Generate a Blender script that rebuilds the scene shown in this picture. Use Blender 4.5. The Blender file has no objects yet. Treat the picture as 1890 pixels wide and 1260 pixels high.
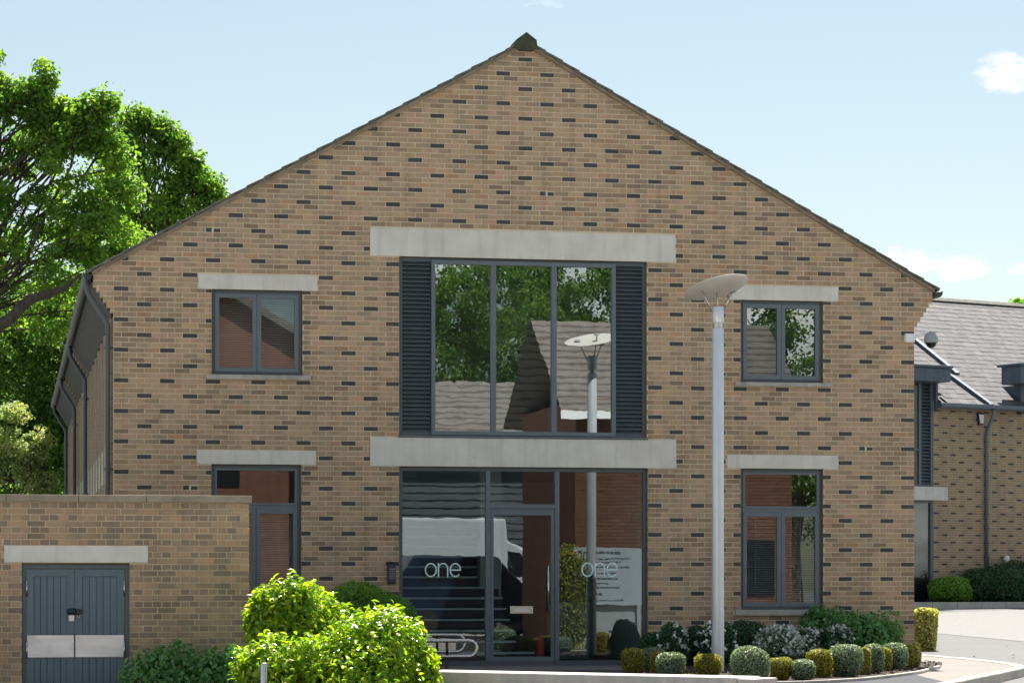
import bpy, bmesh, math, random
import numpy as np
from mathutils import Vector, Matrix
random.seed(7); rng = np.random.default_rng(7)
S = bpy.context.scene
COL = S.collection
R = math.radians

# ------------------------------------------------------------------ camera
CX, CY, CZ, TH, F, YH = -1.5523, -40.0314, 1.23, -0.18594, 4956.0, 1078.4
cam = bpy.data.cameras.new('camera'); camo = bpy.data.objects.new('camera', cam); COL.objects.link(camo)
camo.location = (CX, CY, CZ); camo.rotation_euler = (R(90), 0, TH)
cam.sensor_width = 36; cam.lens = F / 1890 * 36; cam.shift_y = (YH - 630) / 1890
cam.clip_start = 0.1; cam.clip_end = 6000
S.camera = camo

# ------------------------------------------------------------------ light
SUN_EL, SUN_X, SUN_Y = 57.0, 0.33, 0.944          # direction towards the sun (behind the building, a little right)
EXPOSURE = 1.48
CLOUD_OFS = (-18.745, -12.105, -3.683)
w = bpy.data.worlds.new('World'); S.world = w; w.use_nodes = True
wn = w.node_tree.nodes; wl = w.node_tree.links
bg = wn['Background']; bg.inputs['Strength'].default_value = 0.05
sky = wn.new('ShaderNodeTexSky'); sky.sky_type = 'NISHITA'; sky.sun_disc = False
sky.sun_elevation = R(SUN_EL); sky.sun_rotation = math.atan2(SUN_X, SUN_Y)
sky.air_density = 1.0; sky.dust_density = 1.0; sky.ozone_density = 0.6; sky.altitude = 50
# cumulus in view, plus brighter, mostly unseen clouds added to fill the shaded facade
geo = wn.new('ShaderNodeTexCoord')
def wdir(px, py):
    fwd = Vector((-math.sin(TH), math.cos(TH), 0)); rgt = Vector((math.cos(TH), math.sin(TH), 0))
    return (fwd + rgt * ((px - 945) / F) + Vector((0, 0, (YH - py) / F))).normalized()
mp = wn.new('ShaderNodeMapping'); mp.inputs['Scale'].default_value = (1, 1, 2.2); mp.inputs['Location'].default_value = CLOUD_OFS; wl.new(geo.outputs['Generated'], mp.inputs['Vector'])
nz = wn.new('ShaderNodeTexNoise'); nz.inputs['Scale'].default_value = 4.2; nz.inputs['Detail'].default_value = 9; nz.inputs['Roughness'].default_value = 0.55
wl.new(mp.outputs[0], nz.inputs['Vector'])
nf = wn.new('ShaderNodeTexNoise'); nf.inputs['Scale'].default_value = 95; nf.inputs['Detail'].default_value = 8; nf.inputs['Roughness'].default_value = 0.62
wl.new(mp.outputs[0], nf.inputs['Vector'])
def wmath(op, a, b=None, clamp=False):
    n = wn.new('ShaderNodeMath'); n.operation = op; n.use_clamp = clamp
    for i, v in enumerate((a, b)):
        if v is None: continue
        if isinstance(v, (int, float)): n.inputs[i].default_value = v
        else: wl.new(v, n.inputs[i])
    return n.outputs[0]
acc = None
for (px, py, rx, ry, amp) in [(1862, 132, 62, 36, 1), (1690, 487, 44, 26, 1), (1775, 494, 52, 22, 1), (1880, 496, 22, 12, .9),
                              (1650, 478, 20, 20, .9), (1960, 120, 80, 46, 1), (2300, 300, 160, 60, 1), (-420, 420, 180, 60, 1), (2700, 700, 220, 60, 1), (-900, 640, 240, 70, 1)]:
    d = wdir(px, py); rt = Vector((math.cos(TH), math.sin(TH), 0))
    vm = wn.new('ShaderNodeVectorMath'); vm.operation = 'SUBTRACT'; wl.new(geo.outputs['Generated'], vm.inputs[0]); vm.inputs[1].default_value = d
    d1 = wn.new('ShaderNodeVectorMath'); d1.operation = 'DOT_PRODUCT'; wl.new(vm.outputs[0], d1.inputs[0]); d1.inputs[1].default_value = rt * (F / rx)
    d2 = wn.new('ShaderNodeVectorMath'); d2.operation = 'DOT_PRODUCT'; wl.new(vm.outputs[0], d2.inputs[0]); d2.inputs[1].default_value = (0, 0, F / ry)
    r2 = wmath('ADD', wmath('MULTIPLY', d1.outputs['Value'], d1.outputs['Value']), wmath('MULTIPLY', d2.outputs['Value'], d2.outputs['Value']))
    # behind the viewer the same two products can be small: only count nearby directions
    nr = wn.new('ShaderNodeVectorMath'); nr.operation = 'LENGTH'; wl.new(vm.outputs[0], nr.inputs[0])
    g = wmath('SUBTRACT', wmath('SUBTRACT', 1.0, r2), wmath('MULTIPLY', wmath('GREATER_THAN', nr.outputs['Value'], 0.5), 10.0))
    g = wmath('MAXIMUM', g, -4.0)
    acc = g if acc is None else wmath('MAXIMUM', acc, g)
shape = wmath('ADD', acc, wmath('MULTIPLY', wmath('SUBTRACT', nf.outputs['Fac'], 0.5), 3.2))
near = wmath('MULTIPLY', wmath('ADD', shape, 0.25), 0.75, True)
broad = wmath('MULTIPLY', wmath('SUBTRACT', nz.outputs['Fac'], 0.55), 6.0, True)  # wide cloud cover added as fill light, mostly out of view
cmix = wn.new('ShaderNodeMixRGB'); wl.new(broad, cmix.inputs['Fac']); wl.new(sky.outputs['Color'], cmix.inputs['Color1'])
cmix.inputs['Color2'].default_value = (25.0, 25.0, 26.5, 1)  # far brighter than the sky, to lift the shaded front
cm2 = wn.new('ShaderNodeMixRGB'); wl.new(near, cm2.inputs['Fac']); wl.new(cmix.outputs[0], cm2.inputs['Color1'])
csh = wn.new('ShaderNodeMixRGB'); csh.inputs['Color1'].default_value = (6.6, 6.8, 7.4, 1); csh.inputs['Color2'].default_value = (9.5, 9.5, 10.2, 1)
wl.new(wmath('MULTIPLY', wmath('SUBTRACT', nf.outputs['Fac'], 0.32), 3.2, True), csh.inputs['Fac']); wl.new(csh.outputs[0], cm2.inputs['Color2'])
wb_ = wn.new('ShaderNodeMixRGB'); wb_.blend_type = 'MULTIPLY'; wb_.inputs['Fac'].default_value = 1; wb_.inputs['Color2'].default_value = (.975, .958, .855, 1)
wl.new(cm2.outputs[0], wb_.inputs['Color1']); wl.new(wb_.outputs[0], bg.inputs['Color'])

sun = bpy.data.lights.new('sun', 'SUN'); sun.energy = 5.0; sun.angle = R(0.53); sun.color = (1.0, 0.95, 0.87)
suno = bpy.data.objects.new('sun', sun); COL.objects.link(suno)
sd = Vector((SUN_X, SUN_Y, 0)).normalized() * math.cos(R(SUN_EL)) + Vector((0, 0, math.sin(R(SUN_EL))))
suno.rotation_euler = sd.to_track_quat('Z', 'Y').to_euler(); suno.location = (10, 20, 40)
vs = S.view_settings; vs.view_transform = 'Standard'; vs.look = 'None'; vs.gamma = 1; vs.exposure = EXPOSURE; vs.use_curve_mapping = False
S.cycles.max_bounces = 8; S.cycles.transparent_max_bounces = 12; S.cycles.use_denoising = True
S.cycles.caustics_reflective = False; S.cycles.caustics_refractive = False

# ------------------------------------------------------------------ helpers
FWD = Vector((-math.sin(TH), math.cos(TH), 0)); RGT = Vector((math.cos(TH), math.sin(TH), 0)); C0 = Vector((CX, CY, CZ))
def at(px, py, d): return C0 + (FWD + RGT * ((px - 945) / F)) * d + Vector((0, 0, (YH - py) / F * d))
def gz(px, py, z=0.0): return at(px, py, (z - CZ) / ((YH - py) / F))
def aty(px, py, y):
    dr = FWD + RGT * ((px - 945) / F); return at(px, py, (y - CY) / dr.y)

def link(o, parent=None, label=None, cat=None, group=None, kind=None):
    COL.objects.link(o)
    if parent is not None: o.parent = parent
    if label: o['label'] = label
    if cat: o['category'] = cat
    if group: o['group'] = group
    if kind: o['kind'] = kind
    return o
def thing(name, label, cat, loc=(0, 0, 0), rz=0, group=None):
    o = bpy.data.objects.new(name, None); o.location = loc; o.rotation_euler = (0, 0, rz); o.empty_display_size = 0.2
    return link(o, None, label, cat, group)

class MB:
    def __init__(s): s.v = []; s.f = []; s.a = []
    def quad(s, a, b, c, d, t=0.0): n = len(s.v); s.v += [tuple(a), tuple(b), tuple(c), tuple(d)]; s.f.append((n, n+1, n+2, n+3)); s.a += [t]*4; return s
    def poly(s, pts, t=0.0): n = len(s.v); s.v += [tuple(p) for p in pts]; s.f.append(tuple(range(n, n+len(pts)))); s.a += [t]*len(pts); return s
    def box(s, x0, x1, y0, y1, z0, z1, t=0.0, M=None):
        n = len(s.v); P = [(x0,y0,z0),(x1,y0,z0),(x1,y1,z0),(x0,y1,z0),(x0,y0,z1),(x1,y0,z1),(x1,y1,z1),(x0,y1,z1)]
        if M is not None: P = [tuple(M @ Vector(p)) for p in P]
        s.v += P; s.a += [t]*8
        for q in ((0,3,2,1),(4,5,6,7),(0,1,5,4),(1,2,6,5),(2,3,7,6),(3,0,4,7)): s.f.append(tuple(n+i for i in q))
        return s
    def bbox(s, x0, x1, y0, y1, z0, z1, b=0.01, M=None):      # box with chamfered edges
        bm = bmesh.new(); bmesh.ops.create_cube(bm, size=1)
        for v in bm.verts: v.co = Vector(((x0+x1)/2 + v.co.x*(x1-x0), (y0+y1)/2 + v.co.y*(y1-y0), (z0+z1)/2 + v.co.z*(z1-z0)))
        bmesh.ops.bevel(bm, geom=list(bm.edges), offset=b, segments=2, affect='EDGES', profile=0.6)
        if M is not None: bm.transform(M)
        return s.bm(bm)
    def bm(s, bm, t=0.0):
        bm.verts.index_update(); n = len(s.v); s.v += [tuple(v.co) for v in bm.verts]; s.a += [t]*len(bm.verts)
        s.f += [tuple(n+v.index for v in f.verts) for f in bm.faces]; bm.free(); return s
    def prism(s, pts, y0, y1, t=0.0):                        # (x,z) polygon, counter-clockwise seen from -y, pushed from y0 to y1
        n = len(s.v); k = len(pts); s.v += [(x, y0, z) for x, z in pts] + [(x, y1, z) for x, z in pts]; s.a += [t]*(2*k)
        s.f.append(tuple(range(n, n+k))); s.f.append(tuple(range(n+2*k-1, n+k-1, -1)))
        for i in range(k): j = (i+1) % k; s.f.append((n+i, n+k+i, n+k+j, n+j))
        return s
    def slab(s, pts, z0, z1, t=0.0):                         # (x,y) polygon ccw from above
        n = len(s.v); k = len(pts); s.v += [(x, y, z0) for x, y in pts] + [(x, y, z1) for x, y in pts]; s.a += [t]*(2*k)
        s.f.append(tuple(range(n+k-1, n-1, -1))); s.f.append(tuple(range(n+k, n+2*k)))
        for i in range(k): j = (i+1) % k; s.f.append((n+i, n+j, n+k+j, n+k+i))
        return s
    def tube(s, path, r, seg=10, cap=True, t=0.0):
        path = [Vector(p) for p in path]; n0 = len(s.v); rr = r if isinstance(r, (list, tuple)) else [r]*len(path)
        prev = None
        for i, p in enumerate(path):
            d = (path[min(i+1, len(path)-1)] - path[max(i-1, 0)]).normalized()
            if prev is None:
                a = Vector((0, 0, 1)) if abs(d.z) < 0.9 else Vector((1, 0, 0)); u = d.cross(a).normalized()
            else: u = (prev - d * prev.dot(d)).normalized()
            prev = u; v = d.cross(u)
            for k in range(seg):
                an = 2*math.pi*k/seg; s.v.append(tuple(p + (u*math.cos(an) + v*math.sin(an)) * rr[i])); s.a.append(t)
        for i in range(len(path)-1):
            for k in range(seg):
                a = n0+i*seg+k; b = n0+i*seg+(k+1) % seg; s.f.append((a, b, b+seg, a+seg))
        if cap:
            s.f.append(tuple(n0+k for k in range(seg-1, -1, -1))); e = n0+(len(path)-1)*seg; s.f.append(tuple(e+k for k in range(seg)))
        return s
    def lathe(s, prof, seg=24, c=(0, 0), t=0.0):
        n0 = len(s.v)
        for r, z in prof:
            for k in range(seg):
                an = 2*math.pi*k/seg; s.v.append((c[0]+r*math.cos(an), c[1]+r*math.sin(an), z)); s.a.append(t)
        for i in range(len(prof)-1):
            for k in range(seg):
                a = n0+i*seg+k; b = n0+i*seg+(k+1) % seg; s.f.append((a, b, b+seg, a+seg))
        s.f.append(tuple(n0+k for k in range(seg-1, -1, -1))); e = n0+(len(prof)-1)*seg; s.f.append(tuple(e+k for k in range(seg)))
        return s
    def mesh(s, name, mat, smooth=False, attr=None):
        m = bpy.data.meshes.new(name); m.from_pydata(s.v, [], s.f); m.materials.append(mat)
        if smooth: m.shade_smooth() if hasattr(m, 'shade_smooth') else m.polygons.foreach_set('use_smooth', [True]*len(m.polygons))
        if attr:
            a = m.attributes.new(attr, 'FLOAT', 'POINT'); a.data.foreach_set('value', s.a)
        m.update(); return m
    def build(s, name, mat, parent=None, smooth=False, attr=None, label=None, cat=None, group=None, kind=None, auto=None):
        m = s.mesh(name, mat, smooth or auto is not None, attr)
        if auto is not None: m.set_sharp_from_angle(angle=R(auto))
        return link(bpy.data.objects.new(name, m), parent, label, cat, group, kind)
def inst(name, mesh, parent, loc=(0, 0, 0), rot=(0, 0, 0), scale=(1, 1, 1)):
    o = bpy.data.objects.new(name, mesh); o.location = loc; o.rotation_euler = rot; o.scale = scale
    return link(o, parent)

# ------------------------------------------------------------------ materials
class N:
    def __init__(s, name):
        s.m = bpy.data.materials.new(name); s.m.use_nodes = True; s.t = s.m.node_tree; s.t.nodes.clear()
        s.out = s.n('OutputMaterial')
    def n(s, t, **k):
        x = s.t.nodes.new('ShaderNode'+t)
        for a, b in k.items(): setattr(x, a, b)
        return x
    def set(s, sock, v):
        if isinstance(v, bpy.types.NodeSocket): s.t.links.new(v, sock)
        elif isinstance(v, (tuple, list)) and len(v) == 3 and sock.type == 'RGBA': sock.default_value = (*v, 1)
        else: sock.default_value = v
    def pos(s, scale=(1, 1, 1), obj=False):
        g = s.n('TexCoord').outputs['Object'] if obj else s.n('NewGeometry').outputs['Position']
        if scale == (1, 1, 1): return g
        m = s.n('VectorMath', operation='MULTIPLY'); s.set(m.inputs[0], g); m.inputs[1].default_value = scale; return m.outputs[0]
    def noise(s, scale, detail=4, rough=0.55, vec=None, out='Fac'):
        x = s.n('TexNoise'); x.inputs['Scale'].default_value = scale; x.inputs['Detail'].default_value = detail; x.inputs['Roughness'].default_value = rough
        s.set(x.inputs['Vector'], vec if vec is not None else s.pos()); return x.outputs[out]
    def ramp(s, fac, stops, interp='LINEAR'):
        r = s.n('ValToRGB'); r.color_ramp.interpolation = interp; e = r.color_ramp.elements
        while len(e) < len(stops): e.new(0.5)
        for el, (p, c) in zip(e, stops): el.position = p; el.color = (*c, 1) if len(c) == 3 else c
        s.set(r.inputs['Fac'], fac); return r.outputs['Color']
    def mix(s, fac, a, b, blend='MIX'):
        x = s.n('MixRGB', blend_type=blend); s.set(x.inputs['Fac'], fac); s.set(x.inputs['Color1'], a); s.set(x.inputs['Color2'], b); return x.outputs[0]
    def math(s, op, a, b=0.0, clamp=False):
        x = s.n('Math', operation=op, use_clamp=clamp); s.set(x.inputs[0], a); s.set(x.inputs[1], b); return x.outputs[0]
    def attr(s, name): x = s.n('Attribute', attribute_name=name); return x.outputs['Fac']
    def bump(s, h, strength=0.3, dist=0.01):
        b = s.n('Bump'); b.inputs['Strength'].default_value = strength; b.inputs['Distance'].default_value = dist; s.set(b.inputs['Height'], h); return b.outputs[0]
    def pbr(s, col, rough=0.7, metal=0.0, normal=None, spec=0.5):
        p = s.n('BsdfPrincipled'); s.set(p.inputs['Base Color'], col); s.set(p.inputs['Roughness'], rough); s.set(p.inputs['Metallic'], metal)
        p.inputs['Specular IOR Level'].default_value = spec
        if normal is not None: s.set(p.inputs['Normal'], normal)
        return p.outputs[0]
    def done(s, sh): s.set(s.out.inputs['Surface'], sh); return s.m
def surf(name, c1, c2, scale=8, rough=0.75, metal=0.0, bump=0.15, bscale=60, detail=5, spec=0.4, stretch=(1, 1, 1), lo=0.35, hi=0.65, c3=None, s3=1.2):
    n = N(name); v = n.pos(stretch)
    col = n.ramp(n.noise(scale, detail, 0.6, v), [(lo, c1), (hi, c2)])
    if c3: col = n.mix(n.ramp(n.noise(s3, 5, 0.6), [(0.5, (0, 0, 0)), (0.75, (1, 1, 1))]), col, c3)
    return n.done(n.pbr(col, rough, metal, n.bump(n.noise(bscale, 4), bump, 0.01) if bump else None, spec))

def brick_mat(name, stops, dirt=0.25, tint=(0.16, 0.125, 0.09)):
    n = N(name); v = n.attr('bv')
    col = n.ramp(v, stops)
    grain = n.noise(1.0, 4, 0.65, n.pos((9, 9, 55)))
    col = n.mix(n.math('MULTIPLY', grain, 0.5), col, n.mix(0.5, col, (0.17, 0.13, 0.095)))
    fleck = n.noise(38, 3, 0.7)
    col = n.mix(n.ramp(fleck, [(0.60, (0, 0, 0)), (0.78, (.5, .5, .5))]), col, (0.44, 0.37, 0.28))
    big = n.noise(0.9, 6, 0.6)
    col = n.mix(n.math('MULTIPLY', n.ramp(big, [(0.42, (0, 0, 0)), (0.75, (1, 1, 1))]), dirt), col, tint)
    streak = n.noise(1.0, 5, 0.6, n.pos((5, 5, .5)))
    col = n.mix(n.math('MULTIPLY', n.ramp(streak, [(0.48, (0, 0, 0)), (0.72, (1, 1, 1))]), .5), col, tint)
    eff = n.math('MULTIPLY', n.ramp(n.noise(22, 4, .7), [(.66, (0, 0, 0)), (.74, (1, 1, 1))]), n.ramp(n.noise(.7, 3, .6), [(.52, (0, 0, 0)), (.66, (.8, .8, .8))]))
    col = n.mix(eff, col, (.62, .56, .46))
    return n.done(n.pbr(col, 0.92, 0, n.bump(n.noise(120, 4), 0.35, 0.004), 0.2))
BR = [(0.0, (0.540, 0.362, 0.232)), (.14, (0.475, 0.367, 0.243)), (.28, (0.572, 0.362, 0.254)), (.42, (0.405, 0.317, 0.216)), (.55, (0.508, 0.350, 0.232)), (.68, (0.335, 0.255, 0.178)), (.80, (0.562, 0.401, 0.238)), (.91, (0.254, 0.183, 0.132)), (1, (0.594, 0.350, 0.205))]
M_BRICK = brick_mat('stock_brick', BR)
M_BRICK2 = brick_mat('bin_store_brick', [(0, (0.472, 0.309, 0.203)), (.2, (0.378, 0.277, 0.195)), (.4, (0.531, 0.336, 0.210)), (.6, (0.319, 0.242, 0.179)), (.8, (0.236, 0.179, 0.142)), (1, (0.507, 0.354, 0.224))], 0.45)
M_BRICK3 = brick_mat('side_building_brick', [(0, (0.432, 0.308, 0.194)), (.4, (0.378, 0.281, 0.184)), (.7, (0.464, 0.329, 0.200)), (1, (0.335, 0.232, 0.151))], .2)
M_RED = brick_mat('red_house_brick', [(0, (0.194, 0.083, 0.058)), (.4, (0.166, 0.072, 0.052)), (.7, (0.216, 0.097, 0.065)), (1, (0.137, 0.061, 0.047))], .2, (0.086, 0.043, 0.032))
M_DARK = brick_mat('blue_black_brick', [(0, (0.039, 0.047, 0.058)), (.5, (0.054, 0.067, 0.082)), (1, (0.065, 0.060, 0.067))], .1, (0.115, 0.096, 0.077))
def mortar(name, c1, c2):
    n = N(name); c = n.ramp(n.noise(3, 6, .65), [(.35, c1), (.65, c2)])
    c = n.mix(n.ramp(n.noise(14, 5, .7), [(.6, (0, 0, 0)), (.74, (.75, .75, .75))]), c, (.50, .45, .37))
    return n.done(n.pbr(c, .95, 0, n.bump(n.noise(150, 3), .3, .004), .1))
M_MORT = mortar('mortar', (0.713, 0.609, 0.437), (0.598, 0.512, 0.374))
M_MORT2 = mortar('yellow_mortar', (.58, .47, .31), (.46, .38, .26))
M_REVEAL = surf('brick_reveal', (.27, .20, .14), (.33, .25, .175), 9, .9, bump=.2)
M_CONC = surf('precast_concrete', (.60, .59, .54), (.70, .69, .635), 2.2, .85, bump=.12, bscale=90, c3=(.49, .485, .45), s3=1.0, detail=8)
def conc_streak():
    n = N('precast_lintel'); c = n.ramp(n.noise(2.2, 8, .6), [(.35, (.60, .585, .535)), (.65, (.70, .685, .635))])
    c = n.mix(n.math('MULTIPLY', n.ramp(n.noise(1.0, 6, .65, n.pos((7, 7, .6))), [(.5, (0, 0, 0)), (.72, (1, 1, 1))]), .55), c, (.43, .415, .37))
    c = n.mix(n.ramp(n.noise(55, 3, .7), [(.66, (0, 0, 0)), (.76, (.6, .6, .6))]), c, (.34, .33, .30))
    return n.done(n.pbr(c, .88, 0, n.bump(n.noise(90, 5), .25, .006), .2))
M_CONC = conc_streak()
M_SILL = surf('weathered_stone', (.36, .34, .30), (.46, .44, .40), 9, .9, bump=.25, bscale=70, c3=(.22, .22, .20), s3=5, detail=8)
M_COPE = surf('coping_stone', (.26, .215, .165), (.36, .30, .235), 7, .95, bump=.4, bscale=80, c3=(.14, .13, .10), s3=3.5, detail=9)
M_KERB = surf('kerb_concrete', (.45, .42, .37), (.55, .52, .46), 4, .9, bump=.2, bscale=90, c3=(.34, .31, .27), s3=2)
M_FRAME = surf('anthracite_coat', (.078, .096, .110), (.090, .108, .122), 5, .4, bump=0, spec=.4)
M_FRAME2 = surf('anthracite_light', (.115, .148, .170), (.130, .163, .185), 5, .4, bump=0, spec=.4)
M_DOOR = surf('painted_planks', (0.093, 0.134, 0.168), (0.112, 0.155, 0.189), 2.5, .5, bump=.1, bscale=40, stretch=(6, 6, .6))
M_STEEL = surf('brushed_steel', (.50, .48, .46), (.58, .56, .54), 3, .26, 1.0, bump=.05, bscale=120, stretch=(1, 1, 30))
M_KICK = surf('kick_plate', (.60, .58, .58), (.72, .70, .71), 2.5, .45, .55, bump=.05, bscale=30, stretch=(.8, 1, 6), c3=(.44, .42, .42), s3=2.2)
M_POLE = surf('galvanised_paint', (.58, .63, .68), (.64, .69, .73), 3, .32, .35, bump=.02)
M_LAMPDISC = surf('lamp_reflector', (.55, .53, .49), (.62, .60, .56), 3, .5, bump=0)
M_WHITE = surf('white_plastic', (.76, .78, .80), (.80, .82, .84), 3, .35, bump=0)
M_BOARD = surf('board_white', (.34, .40, .45), (.40, .46, .50), 3, .5, bump=0)
M_GREYP = surf('grey_plastic', (.30, .33, .34), (.36, .39, .40), 6, .5, bump=0)
M_BLACK = surf('black_plastic', (.012, .014, .02), (.02, .022, .03), 4, .35, bump=0)
M_NAVY = surf('keypad_navy', (.010, .018, .035), (.014, .026, .05), 4, .3, bump=0)
M_PURP = surf('alarm_purple', (.05, .03, .10), (.06, .04, .12), 4, .4, bump=0)
M_REDP = surf('red_plastic', (.35, .03, .03), (.4, .04, .04), 4, .4, bump=0)
M_TILE = surf('verge_tile', (.085, .085, .08), (.15, .14, .125), 9, .95, bump=.4, bscale=70, c3=(.20, .20, .15), s3=6, detail=8)
M_VERGE = surf('verge_mortar', (.30, .235, .165), (.21, .175, .13), 6, .95, bump=.5, bscale=60, c3=(.10, .10, .075), s3=4, detail=8)
M_MOSS = surf('mossy_ridge', (.035, .042, .03), (.085, .085, .06), 14, .95, bump=.6, bscale=70, c3=(.05, .085, .02), s3=7, detail=8)
M_SOFFIT = surf('dark_soffit', (0.036, 0.040, 0.034), (0.060, 0.062, 0.050), 4, .8, bump=.1, stretch=(1, 1, 4))
M_PANEL = surf('pale_spandrel', (.33, .43, .41), (.40, .50, .48), 1.5, .25, bump=0)
M_PLASTER = surf('interior_plaster', (.42, .43, .42), (.48, .49, .48), 2, .9, bump=0)
M_CARPET = surf('interior_floor', (.07, .075, .08), (.09, .095, .10), 12, .9, bump=0)
M_JAMB = surf('pale_jamb', (.44, .38, .27), (.52, .45, .33), 4, .8, bump=.1)
M_GUTTER = surf('dark_gutter', (.030, .040, .042), (.040, .050, .052), 4, .5, bump=0)
M_STAIRD = surf('stair_riser', (.055, .045, .045), (.07, .055, .055), 4, .6, bump=0)
M_STAIRL = surf('stair_nosing', (.52, .58, .58), (.60, .66, .66), 4, .5, bump=0)
M_BLIND = surf('blind_slat', (.55, .50, .46), (.62, .57, .52), 3, .6, bump=0)
M_LETTER = surf('etched_film', (.66, .84, .85), (.72, .90, .90), 3, .6, bump=0)
M_BARK = surf('bark', (.045, .036, .026), (.10, .082, .062), 10, .95, bump=.6, bscale=25, stretch=(1, 1, .3))
M_LEAD = surf('lead_cladding', (.080, .105, .135), (.115, .14, .17), 3, .55, .25, bump=.1, bscale=12, stretch=(2.5, 1, .5))
M_SOIL = surf('bark_mulch', (.022, .016, .014), (.06, .045, .038), 26, .98, bump=.9, bscale=45, detail=9)
M_CHIP = surf('bark_chip', (.05, .035, .026), (.15, .105, .075), 15, .95, bump=.3)
M_WALLC = surf('board_marked_concrete', (0.429, 0.390, 0.370), (0.546, 0.501, 0.468), 1.6, .9, bump=.2, bscale=70, stretch=(4.5, 4.5, .35), c3=(0.377, 0.390, 0.364), s3=1.1)
M_WHITEV = surf('van_paint', (.55, .60, .66), (.60, .65, .70), 2, .25, bump=0)
M_TYRE = surf('tyre_rubber', (.018, .018, .018), (.028, .028, .028), 8, .9, bump=0)
M_CARGL = surf('car_glass', (.01, .014, .018), (.014, .018, .022), 3, .08, bump=0)
M_BLUECAR = surf('dark_blue_paint', (.010, .02, .045), (.014, .026, .055), 3, .2, bump=0)
M_HBOARD = surf('grey_weatherboard', (.055, .07, .085), (.09, .105, .12), 2, .7, bump=.1, stretch=(.5, 1, 4))
M_ROOFT = surf('grey_roof_tile', (.13, .118, .108), (.18, .165, .15), 6, .9, bump=.3, bscale=30, c3=(.10, .09, .08), s3=2)
def asphalt(name, a, b, sc=1.0):
    n = N(name); c = n.ramp(n.noise(0.35, 6, .6), [(.35, a), (.65, b)])
    c = n.mix(n.math('MULTIPLY', n.noise(180, 2, .8), .5*sc), c, n.mix(.5, c, (.5, .5, .5)))
    c = n.mix(n.ramp(n.noise(2.3, 6, .7), [(.58, (0, 0, 0)), (.8, (.5, .5, .5))]), c, tuple(x*.6 for x in a))
    return n.done(n.pbr(c, .88, 0, n.bump(n.noise(240, 2), .4, .006), .3))
M_ASPH = asphalt('asphalt', (0.056, 0.055, 0.056), (0.070, 0.068, 0.068))
M_PATH_SHADE = asphalt('shadow_toned_path', (.030, .032, .040), (.042, .044, .052), .12)  # darkened to paint in the shadow lying on the path
M_PAVE = asphalt('pale_paving', (0.124, 0.110, 0.097), (0.152, 0.136, 0.120))
M_BOUNCE = asphalt('bounce_paving', (.42, .40, .365), (.48, .46, .42))  # kept pale to add bounce light
def sett_mat():
    n = N('granite_setts'); b = n.n('TexBrick'); n.set(b.inputs['Vector'], n.pos()); b.inputs['Scale'].default_value = 3.2
    n.set(b.inputs['Color1'], (.20, .20, .197)); n.set(b.inputs['Color2'], (.235, .235, .23)); n.set(b.inputs['Mortar'], (.06, .058, .056)); b.inputs['Mortar Size'].default_value = .035
    c = n.mix(n.math('MULTIPLY', n.noise(5, 5), .4), b.outputs['Color'], (.13, .128, .125))
    return n.done(n.pbr(c, .85, 0, n.bump(b.outputs['Fac'], -.6, .02), .3))
M_SETT = sett_mat()
def slate_mat():
    n = N('roof_slate'); v = n.attr('bv')
    c = n.ramp(v, [(0, (.070, .068, .074)), (.35, (.098, .094, .100)), (.6, (.082, .078, .086)), (.85, (.118, .112, .114)), (1, (.062, .060, .067))])
    c = n.mix(n.ramp(n.noise(5, 6, .65), [(.5, (0, 0, 0)), (.78, (.7, .7, .7))]), c, (.06, .058, .06))
    c = n.mix(n.ramp(n.noise(16, 3, .7), [(.70, (0, 0, 0)), (.80, (.7, .7, .7))]), c, (.24, .235, .21))
    return n.done(n.pbr(c, .8, 0, n.bump(n.noise(40, 4), .3, .006), .3))
M_SLATE = slate_mat()
def pane_mat(name, fac, tint=(.80, .88, .87), wav=0.0, sc=1.6, dist=.02):
    n = N(name); tr = n.n('BsdfTransparent'); n.set(tr.inputs['Color'], tint)
    gl = n.n('BsdfGlossy'); gl.inputs['Roughness'].default_value = 0.0; n.set(gl.inputs['Color'], (.90, .96, .97))
    if wav:
        n.set(gl.inputs['Normal'], n.bump(n.noise(sc, 2.5, .5, n.pos((1.0, 1.0, 1.6))), wav, dist))
    mx = n.n('MixShader'); mx.inputs['Fac'].default_value = fac
    n.set(mx.inputs[1], tr.outputs[0]); n.set(mx.inputs[2], gl.outputs[0]); return n.done(mx.outputs[0])
G_BIG = pane_mat('coated_glass', .30, wav=.012, sc=2.2)
G_WIN = pane_mat('window_glass', .17, wav=.008, sc=1.3)
G_DOOR = pane_mat('door_glass', .15, wav=.010, sc=1.8)
G_FAR = pane_mat('far_glass', .10)
def leaf_mat(name, stops, trans=.35, gloss=.45, tr_boost=(1.5, 1.55, .7), spec=.5):
    n = N(name); c = n.ramp(n.attr('lv'), stops)
    p = n.pbr(c, gloss, 0, None, spec); t = n.n('BsdfTranslucent'); n.set(t.inputs['Color'], n.mix(1.0, c, tr_boost, 'MULTIPLY'))
    mx = n.n('MixShader'); mx.inputs['Fac'].default_value = trans; n.set(mx.inputs[1], p); n.set(mx.inputs[2], t.outputs[0]); return n.done(mx.outputs[0])
L_OAK = leaf_mat('oak_leaf', [(0, (.07, .155, .034)), (.5, (.14, .255, .048)), (1, (.26, .35, .06))], .5, tr_boost=(1.7, 1.85, .8), spec=.15)
L_OAKD = leaf_mat('dark_tree_leaf', [(0, (.045, .10, .026)), (.6, (.09, .175, .036)), (1, (.17, .26, .045))], .45, tr_boost=(1.7, 1.8, .8), spec=.15)
L_PALE = leaf_mat('pale_leaf', [(0, (0.208, 0.291, 0.114)), (.5, (0.312, 0.395, 0.156)), (1, (0.416, 0.416, 0.187))], .4)
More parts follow.
